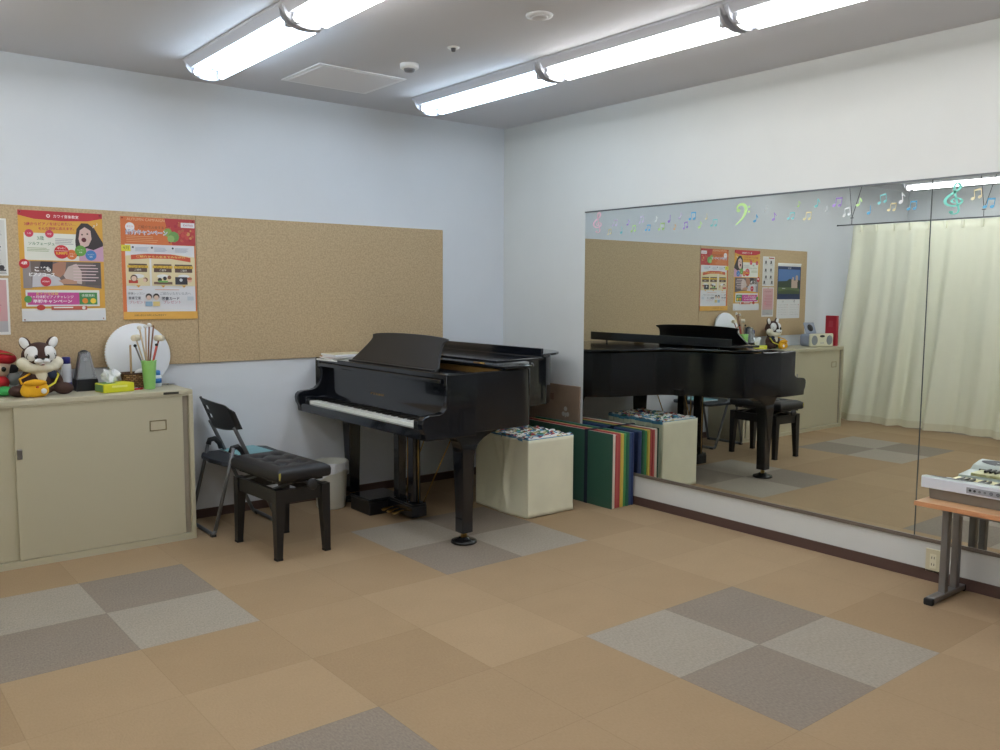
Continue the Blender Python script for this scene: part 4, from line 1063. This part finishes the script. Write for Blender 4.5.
B().tube([(bx+.0765*math.cos(2*PI*k/40)*(abs(math.cos(2*PI*k/40))**3.2+abs(math.sin(2*PI*k/40))**3.2)**(-1/3.2), by+.056*math.sin(2*PI*k/40)*(abs(math.cos(2*PI*k/40))**3.2+abs(math.sin(2*PI*k/40))**3.2)**(-1/3.2), Z0+.086) for k in range(41)], .0055, 8).build('basket_rim', mat('wicker_dark', (78, 52, 36), .8), t)
hp = [(bx-.022+.014*math.cos(a_), by+.052*math.cos(a_), Z0+.08+.165*math.sin(a_)) for a_ in [PI*k/20 for k in range(21)]]
o = B().tube(hp, .0055, 8).build('basket_handle', mat('handle_cane', (176, 148, 112), .6), t)
t = thing('cloth', 'white crumpled cloth sticking out of the wicker basket', 'cloth', (bx+.03, by, Z0+.07))
b = B().ball((bx+.030, by-.005, Z0+.095), (.030, .026, .017), (0, R_(-18), 0)).ball((bx+.045, by+.004, Z0+.090), (.020, .022, .014)).ball((bx+.018, by+.004, Z0+.088), (.020, .024, .014))
remesh(b.build('cloth', mat('cloth_white', (236, 238, 240), .85), t), .004)
# cup with mallets
ux, uy = -2.815, -.268
t = thing('plastic_cup', 'light green plastic cup holding the mallets', 'cup', (ux, uy, Z0))
B().lathe([(0, .004), (.026, .004), (.027, 0), (.030, .003), (.041, .158), (.0435, .161), (.0425, .164), (.039, .159), (.0275, .008), (0, .008)], (ux, uy, Z0), 32).build('cup_body', mat('cup_green', (160, 222, 132), .35), t)
sticks = [
 ('drumstick with a round cream felt head, leftmost of the tall mallets', -2.818, -.120, 1.222, (200, 176, 140), 'ball', (222, 214, 196), .013),
 ('mallet with a whitish round head, second of the tall mallets', -2.790, -.140, 1.228, (188, 160, 128), 'ball', (214, 210, 204), .011),
 ('mallet with a rounded white head, tallest in the green cup', -2.762, -.120, 1.236, (140, 96, 66), 'ball', (226, 224, 222), .013),
 ('dark wooden stick with a bare tip, right of the tallest mallet', -2.748, -.150, 1.228, (120, 78, 52), 'tip', (120, 78, 52), .006),
 ('mallet with a large cream drum-shaped head leaning right', -2.712, -.130, 1.160, (146, 80, 60), 'drum', (226, 216, 190), .023),
 ('mallet with a large cream drum-shaped head leaning left', -2.842, -.130, 1.165, (200, 180, 150), 'drum', (222, 212, 188), .024),
 ('thin stick with a small black bead leaning far left', -2.856, -.160, 1.122, (110, 100, 96), 'ball', (30, 30, 34), .009),
 ('red stick with a small black bead leaning right', -2.742, -.175, 1.124, (196, 70, 56), 'ball', (34, 32, 36), .009)]
for lab, tx, ty, tz, sc_, kind, hc, hr in sticks:
    tx -= .022; ty -= .075; tz -= .006
    base = Vector((ux+(ux-tx)*.10*0+(-.012 if tx > ux else .012), uy+.004, Z0+.012)); tip = Vector((tx, ty, tz)); d = (tip-base).normalized()
    t = thing('mallet', lab, 'mallet', tuple(base), group='mallets in the green cup')
    B().tube([base, tip], .0045, 8).build('stick', mat('stick_%d_%d' % sc_[:2], sc_, .5), t)
    if kind == 'ball': B().ball(tip, (hr, hr, hr*.95)).build('head', mat('head_%d_%d' % hc[:2], hc, .7), t)
    elif kind == 'tip': B().ball(tip, (.005, .005, .009)).build('head', mat('head_%d_%d' % hc[:2], hc, .7), t)
    else:
        M = Matrix.Translation(tip) @ d.to_track_quat('Z', 'Y').to_matrix().to_4x4() @ Matrix.Rotation(PI/2, 4, 'Y')
        B().lathe([(0, -hr*1.2), (hr*.66, -hr*1.2), (hr*.76, -hr*1.0), (hr*.76, hr*1.0), (hr*.66, hr*1.2), (0, hr*1.2)], (0, 0, 0), 20, mtx=M).build('head', mat('head_%d_%d' % hc[:2], hc, .7), t)
# blue bottle
t = thing('bottle', 'small blue and white bottle right of the green cup', 'bottle', (-2.745, -.165, Z0))
cyl([(0, 0), (.026, 0), (.0285, .004), (.0285, .062), (.024, .068), (0, .068)], (-2.745, -.165, Z0)).build('bottle_body', mat('bottle_white', (226, 234, 240), .35), t)
cyl([(.0287, .022), (.0290, .022), (.0290, .050), (.0287, .050)], (-2.745, -.165, Z0)).build('label_band', mat('label_blue', (50, 120, 196), .4), t)
cyl([(0, .096), (.019, .095), (.0225, .090), (.0235, .068), (0, .068)], (-2.745, -.165, Z0)).build('cap', mat('cap_blue', (64, 140, 214), .35), t)
# keys
t = thing('key_bunch', 'small bunch of silver keys near the cabinet\'s right rear corner', 'keys', (-2.665, -.11, Z0))
kb_ = B(); kb_.tube([(-2.672+.012*math.cos(2*PI*k/20), -.115+.012*math.sin(2*PI*k/20), Z0+.0022) for k in range(21)], .0012, 6)
kb_.build('key_ring', M_alu, t)
for a_ in (-20, 20, 160):
    c_, s_ = math.cos(R_(a_)), math.sin(R_(a_)); p0 = Vector((-2.672+.016*c_, -.115+.016*s_, Z0+.003))
    b = B().box(-.006, .010, -.009, .009, 0, .002, .002, 1).box(.010, .040, -.003, .003, 0, .002).box(.024, .036, -.006, -.003, 0, .002)
    b.xf(Matrix.Translation(p0) @ Matrix.Rotation(R_(a_), 4, 'Z')); b.build('key', M_alu, t)
t = thing('marker_pen', 'short red pen lying right of the tissue pack', 'pen', (-2.888, -.275, Z0), R_(10))
B().tube([(-.024, 0, .0052), (.018, 0, .0052)], .005, 10).build('pen_body', mat('pen_red', (204, 44, 50), .4), t, world=False)
B().tube([(.018, 0, .0052), (.034, 0, .0052)], .0055, 10).build('cap', mat('pen_red_cap', (170, 30, 40), .4), t, world=False)
t = thing('marker_pen', 'grey white pen lying between the tissue pack and the basket', 'pen', (-2.893, -.245, Z0), R_(15))
B().tube([(-.03, 0, .0052), (.02, 0, .0052)], .005, 10).build('pen_body', mat('pen_grey', (196, 196, 206), .4), t, world=False)
B().tube([(.02, 0, .0052), (.036, 0, .0052)], .0055, 10).build('cap', mat('pen_navy', (70, 70, 100), .4), t, world=False)

# radio and red file, seen in the mirror
t = thing('cd_radio', 'cream and grey CD radio with its lid open, reflected in the mirror', 'radio', (-4.10, -.25, Z0), R_(12))
M_rc = mat('radio_cream', (226, 222, 196), .4); M_rg = mat('radio_grey', (150, 158, 176), .4)
B().box(-.165, .165, -.085, .065, .004, .135, .030, 4).build('housing', M_rg, t, world=False)
B().box(-.168, .168, -.100, -.070, .002, .140, .014, 4).build('front_panel', M_rc, t, world=False)
for sx in (-1, 1):
    B().lathe([(0, .004), (.040, .002), (.046, -.002), (0, -.002)], (0, 0, 0), 28, mtx=Matrix.Translation((sx*.108, -.101, .070)) @ Matrix.Diagonal((1, 1, 1.15, 1)) @ Matrix.Rotation(PI/2, 4, 'X')).build('speaker_grille', mat('grille_grey', (140, 146, 152), .6), t, world=False)
B().prism([(.036*math.cos(2*PI*k/20), .112+.013*math.sin(2*PI*k/20)) for k in range(20)], 'y', -.103, -.0995).build('display', M_dark, t, world=False)
for q_ in (-.018, 0, .018): B().box(q_-.005, q_+.005, -.103, -.0995, .035, .045, .001, 1).build('button', M_rg, t, world=False)
li = B().box(-.075, .075, 0, .010, 0, .125, .008, 2); li.xf(Matrix.Translation((.02, .03, .137)) @ Matrix.Rotation(R_(-22), 4, 'X')); lio = li.build('disc_lid', M_rg, t, world=False)
dd = B().lathe([(0, -.0015), (.040, -.0015), (.040, -.0005), (0, -.0005)], (0, 0, 0), 28, mtx=Matrix.Translation((.02, .03, .137)) @ Matrix.Rotation(R_(-22), 4, 'X') @ Matrix.Translation((0, 0, .062)) @ Matrix.Rotation(-PI/2, 4, 'X')); dd.build('dark_disc', M_dark, lio, world=False)
t = thing('file_box', 'tall red file box at the far left end of the cabinet, reflected', 'file box', (-4.345, -.36, Z0))
B().box(-4.380, -4.335, -.355, -.225, Z0, Z0+.325, .003, 1).build('box_body', mat('file_red', (176, 36, 54), .55), t)
B().box(-4.3345, -4.3335, -.315, -.265, Z0+.20, Z0+.27).build('spine_label', mat('file_label', (190, 60, 74), .6), t)

# ------------------------------------------------------------------ wall outlet
t = thing('wall_outlet', 'beige double wall outlet low under the mirror beside the table leg', 'outlet', (0, -3.43, .105))
B().box(-.008, 0, -3.468, -3.392, .045, .165, .003, 2).build('cover_plate', mat('outlet_beige', (206, 198, 168), .4), t)
sk = B().box(-.0095, -.008, -3.445, -3.415, .070, .140, .001, 1).build('socket_insert', mat('outlet_insert', (222, 216, 190), .4), t)
for z in (.088, .122):
    for yy in (-3.436, -3.424): B().box(-.0099, -.0094, yy-.0015, yy+.0015, z-.006, z+.006).build('slot', M_rubber, sk)

# ------------------------------------------------------------------ low table and keyboard
t = thing('low_table', 'low wooden-topped table with grey metal legs in front of the mirror', 'table', (-.21, -4.2, 0))
M_wd = mat('table_wood', (208, 164, 122), .4, noise=.10, nscale=9)
M_we = mat('table_edge', (196, 138, 96), .45)
tt = B().box(-.412, -.018, -4.93, -3.512, .470, .490, .003, 2).build('tabletop', M_wd, t)
B().box(-.4145, -.4115, -4.93, -3.512, .4695, .4905, .001, 1).build('edge_band', M_we, tt)
M_tl = mat('table_leg_grey', (128, 126, 126), .35, metal=.55)
B().box(-.135, -.118, -4.82, -3.60, .395, .458).build('modesty_bar', M_tl, t)
for y in (-3.575, -4.865):
    for x_ in (-.212, -.096):
        B().box(x_-.019, x_+.019, y-.016, y+.016, .030, .470, .004, 2).build('leg', M_tl, t)
    B().box(-.345, -.020, y-.021, y+.021, .008, .034, .005, 2).build('foot', M_tl, t)
    B().box(-.366, -.340, y-.022, y+.022, .0, .033, .008, 3).build('foot_cap', M_rubber, t)
    B().box(-.030, -.014, y-.022, y+.022, .0, .033, .005, 2).build('foot_cap', M_rubber, t)
    B().box(-.175, -.135, y-.006, y+.006, .43, .445).build('leg_bracket', M_dark, t)
t = thing('electronic_keyboard', 'silver electronic keyboard on the low table, its back panel facing the room', 'keyboard', (-.24, -4.05, .4905))
M_si = mat('keyboard_silver', (214, 218, 228), .3, metal=.15); M_sg = mat('keyboard_base', (128, 122, 114), .45); M_st = mat('keyboard_top', (206, 216, 214), .35)
KL, KR = -3.503, -4.50
B().prism([(-.308, .4912), (-.322, .544), (-.085, .530), (-.098, .4912)], 'y', KR+.02, KL-.030).build('lower_case', M_sg, t)
up_ = B().prism([(-.332, .542), (-.336, .547), (-.335, .593), (-.330, .597), (-.285, .593), (-.225, .580), (-.195, .562), (-.065, .552), (-.060, .544), (-.064, .530)], 'y', KR, KL).build('upper_case', M_st, t)
B().box(-.3385, -.3355, KR+.004, KL-.004, .544, .592, .001, 1).build('back_panel', M_si, t)
jp = B().box(-.3400, -.3382, -4.08, -3.705, .551, .578, .001, 1).build('jack_panel', mat('jack_panel', (150, 152, 158), .4), t)
for y, r_, c_ in ((-3.722, .0055, 0), (-3.741, .0055, 0), (-3.762, .005, 1), (-3.784, .005, 1), (-3.810, .0075, 1), (-3.838, .0075, 1), (-3.872, .0075, 1)):
    mt_ = Matrix.Translation((-.3401, y, .565)) @ Matrix.Rotation(-PI/2, 4, 'Y')
    B().lathe([(r_*.55, 0), (r_, 0), (r_, .0015), (r_*.55, .0015), (r_*.55, 0)], (0, 0, 0), 16, mtx=mt_).build('jack_ring', mat('jack_ring', (90, 92, 98), .4) if c_ else M_dark, jp)
    B().lathe([(0, .0004), (r_*.55, .0004), (r_*.55, 0)], (0, 0, 0), 12, mtx=mt_).build('jack_hole', M_dark if not c_ else mat('jack_pale', (120, 122, 130), .4), jp)
# top panel details seen in the mirror
def topz(x): 
    pr_ = [(-.330, .597), (-.285, .593), (-.225, .580), (-.195, .562)]
    for (a, za), (b_, zb) in zip(pr_, pr_[1:]):
        if a <= x <= b_: return za+(zb-za)*(x-a)/(b_-a)
    return .568
for cy_ in (-3.62, -4.34):
    g = B(); 
    g.poly([(-.283+.040*math.sin(2*PI*k/28)*1.0, cy_+.100*math.cos(2*PI*k/28), topz(-.283+.040*math.sin(2*PI*k/28))+.0022) for k in range(28)])
    g.build('speaker_grille', mat('synth_speaker', (62, 66, 76), .5), t)
B().prism([(-.250, .5865), (-.248, .5880), (-.206, .5705), (-.206, .5680)], 'y', -4.40, -3.60).build('button_panel', mat('button_panel', (206, 210, 206), .4), t)
for k in range(18): B().box(-.232, -.224, -3.63-k*.04-.008, -3.63-k*.04, .576, .5835).build('panel_button', M_dark, t)
ww = .0235; nk = 36; w1k = b1k = None; ys = -3.555
B().box(-.198, -.191, -4.42, -3.545, .556, .569).build('key_slot', M_dark, t)
M_k2 = mat('synth_key_white', (232, 228, 178), .35)
wn_ = ['C', 'D', 'E', 'F', 'G', 'A', 'B']*5+['C']
for i in range(nk):
    y = ys-(i+1)*ww     # as seen by a player at the mirror side, left is +x-facing: bass end at -y
    if w1k is None: w1k = B().box(-.190, -.072, y+.0008, y+ww-.0008, .5525, .567, .002, 1).build('white_key', M_k2, t); yw = y
    else: c = w1k.copy(); C.objects.link(c); c.location = (0, y-yw, 0)
    if i < nk-1 and wn_[nk-1-i] in 'CDFGA' and wn_[nk-1-(i+1)] in 'CDFGA' or (i < nk-1 and wn_[nk-2-i] in 'CDFGA'):
        if b1k is None: b1k = B().box(-.190, -.118, y-.0055, y+.0055, .567, .578, .0015, 1).build('black_key', M_ebony, t); yb1 = y
        else: c = b1k.copy(); C.objects.link(c); c.location = (0, y-yb1, 0)

# ------------------------------------------------------------------ music stickers on the mirror
SC = {'pink': (226, 188, 200), 'yellow': (222, 212, 166), 'lilac': (206, 196, 222), 'teal': (132, 204, 206), 'purple': (162, 136, 206), 'green': (186, 222, 146), 'blue': (96, 172, 214), 'white': (226, 230, 232), 'orange': (230, 196, 150), 'mint': (128, 214, 200), 'cream': (232, 222, 180)}
SX = -.0066
def ribbon(pts, wid, flip=1):
    P_ = [Vector(p) for p in pts]; b = B(); L_, R2 = [], []
    for i, p in enumerate(P_):
        d = (P_[min(i+1, len(P_)-1)]-P_[max(i-1, 0)]).normalized(); nn = Vector((-d.y, d.x)); w_ = wid(i/(len(P_)-1))
        L_.append(p+nn*w_); R2.append(p-nn*w_)
    return L_, R2
def clef_geo(kind):
    fc = []
    def strip(pts, wid):
        L_, R2 = ribbon(pts, wid)
        for i in range(len(L_)-1): fc.append([L_[i], L_[i+1], R2[i+1], R2[i]])
    def disc(c, r): fc.append([Vector((c[0]+r*math.cos(2*PI*k/14), c[1]+r*math.sin(2*PI*k/14))) for k in range(14)])
    if kind == 'treble clef':
        p = spline([(0, -.07), (-.07, 0), (-.02, .09), (.08, .09), (.145, -.01), (.09, -.13), (-.05, -.175), (-.18, -.08), (-.20, .07), (-.11, .23), (.03, .37), (.10, .51), (.06, .65), (.0, .62), (-.03, .48), (0, .25), (.04, -.03), (.085, -.32), (.05, -.45), (-.04, -.47), (-.09, -.41)], 5)
        p = [q[:2] for q in p]; strip(p, lambda s_: .020+.016*math.sin(PI*min(1, s_*1.1))**2); disc((-.07, -.40), .05)
        lo_, hi_ = -.49, .68
    else:
        p = [q[:2] for q in spline([(-.18, .22), (-.20, .36), (-.08, .46), (.08, .42), (.15, .26), (.10, .04), (-.04, -.18), (-.24, -.36)], 6)]
        strip(p, lambda s_: .02+.04*math.sin(PI*s_)**1.5); disc((-.15, .22), .075); disc((.27, .34), .04); disc((.27, .14), .04)
        lo_, hi_ = -.36, .46
    return fc, lo_, hi_
notes = [('treble clef', 'pink', -1.046, 1.912, 0.142),('pair', 'yellow', -1.153, 1.843, 0.04),('pair', 'lilac', -1.204, 1.901, 0.047),('quarter', 'teal', -1.269, 1.85, 0.047),('eighth', 'purple', -1.327, 1.897, 0.04),('pair', 'green', -1.373, 1.854, 0.046),('pair', 'lilac', -1.442, 1.908, 0.046),('pair', 'blue', -1.5, 1.853, 0.045),('eighth', 'white', -1.571, 1.905, 0.038),('pair', 'green', -1.615, 1.855, 0.051),('quarter', 'purple', -1.683, 1.9, 0.05),('eighth', 'orange', -1.726, 1.846, 0.037),('eighth', 'lilac', -1.768, 1.912, 0.043),('pair', 'purple', -1.809, 1.851, 0.043),('pair', 'blue', -1.862, 1.906, 0.053),('eighth', 'green', -1.924, 1.849, 0.043),('quarter', 'yellow', -1.973, 1.896, 0.036),('pair', 'teal', -2.028, 1.855, 0.048),('bass clef', 'green', -2.23, 1.892, 0.116),('eighth', 'blue', -2.324, 1.863, 0.046),('eighth', 'white', -2.389, 1.912, 0.034),('eighth', 'purple', -2.446, 1.866, 0.045),('pair', 'teal', -2.554, 1.863, 0.044),('eighth', 'green', -2.6, 1.925, 0.033),('pair', 'yellow', -2.655, 1.856, 0.049),('eighth', 'teal', -2.713, 1.922, 0.048),('quarter', 'white', -2.771, 1.886, 0.032),('pair', 'purple', -2.83, 1.918, 0.053),('pair', 'white', -2.884, 1.862, 0.047),('eighth', 'green', -2.954, 1.909, 0.046),('quarter', 'blue', -3.014, 1.864, 0.046),('pair', 'teal', -3.076, 1.915, 0.05),('pair', 'yellow', -3.13, 1.871, 0.045),('eighth', 'white', -3.18, 1.912, 0.054),('pair', 'blue', -3.232, 1.871, 0.049),('treble clef', 'mint', -3.44, 1.889, 0.151),('pair', 'cream', -3.535, 1.902, 0.051),('pair', 'blue', -3.594, 1.856, 0.051)]
ORD = ['first', 'second', 'third', 'fourth', 'fifth', 'sixth', 'seventh', 'eighth', 'ninth', 'tenth', 'eleventh', 'twelfth', 'thirteenth', 'fourteenth', 'fifteenth', 'sixteenth', 'seventeenth', 'eighteenth', 'nineteenth', 'twentieth']
kn_ = {'pair': 'beamed note pair', 'quarter': 'quarter note', 'eighth': 'eighth note', 'treble clef': 'treble clef', 'bass clef': 'bass clef'}
for i, (k, c, y, z, h) in enumerate(notes):
    rot = [0, .1, -.12, .15, -.08][i % 5] if 'clef' not in k else 0
    b = B()
    faces = []
    if 'clef' in k:
        fcs, lo_, hi_ = clef_geo(k); s_ = h/(hi_-lo_); mid = (hi_+lo_)/2
        wx_ = 1.75 if k == 'treble clef' else 1.25
        for f_ in fcs: faces.append([(q.x*s_*wx_, (q.y-mid)*s_) for q in f_])
    else:
        hh = h*1.0
        def ell(cx_, cy_, rx_, ry_): return [(cx_+rx_*math.cos(a_)*math.cos(.35)-ry_*math.sin(a_)*math.sin(.35), cy_+rx_*math.cos(a_)*math.sin(.35)+ry_*math.sin(a_)*math.cos(.35)) for a_ in [2*PI*q/14 for q in range(14)]]
        if k == 'pair':
            faces += [ell(-.30*hh, -.36*hh, .19*hh, .14*hh), ell(.32*hh, -.30*hh, .19*hh, .14*hh), [(-.17*hh, -.34*hh), (-.10*hh, -.34*hh), (-.10*hh, .42*hh), (-.17*hh, .42*hh)], [(.44*hh, -.28*hh), (.51*hh, -.28*hh), (.51*hh, .48*hh), (.44*hh, .48*hh)], [(-.17*hh, .28*hh), (.51*hh, .34*hh), (.51*hh, .50*hh), (-.17*hh, .44*hh)]]
        else:
            faces += [ell(-.12*hh, -.34*hh, .22*hh, .16*hh), [(.03*hh, -.32*hh), (.11*hh, -.32*hh), (.11*hh, .5*hh), (.03*hh, .5*hh)]]
            if k == 'eighth': faces += [[(.11*hh, .5*hh), (.11*hh, .28*hh), (.24*hh, .12*hh), (.33*hh, -.02*hh), (.36*hh, .10*hh), (.28*hh, .25*hh), (.15*hh, .40*hh)]]
    for f_ in faces:
        pp = [(SX, y-(u*math.cos(rot)-v*math.sin(rot)), z+u*math.sin(rot)+v*math.cos(rot)) for u, v in f_]
        b.poly(pp)
    n_ = i+1
    o = b.build('music_sticker', mat('sticker_'+c, SC[c], .35), None)
    md = o.modifiers.new('thick', 'SOLIDIFY'); md.thickness = .0003; md.offset = 0
    if n_ <= 20: where = '%s from the left end of the mirror top' % ORD[n_-1]
    else: where = '%s counted back from the frame\'s right edge' % ORD[len(notes)-n_]
    tag(o, '%s %s sticker, %s' % (c, kn_[k], where), 'sticker', 'music note stickers along the mirror top')
#@@PART5

bpy.data.objects.remove(_fo)
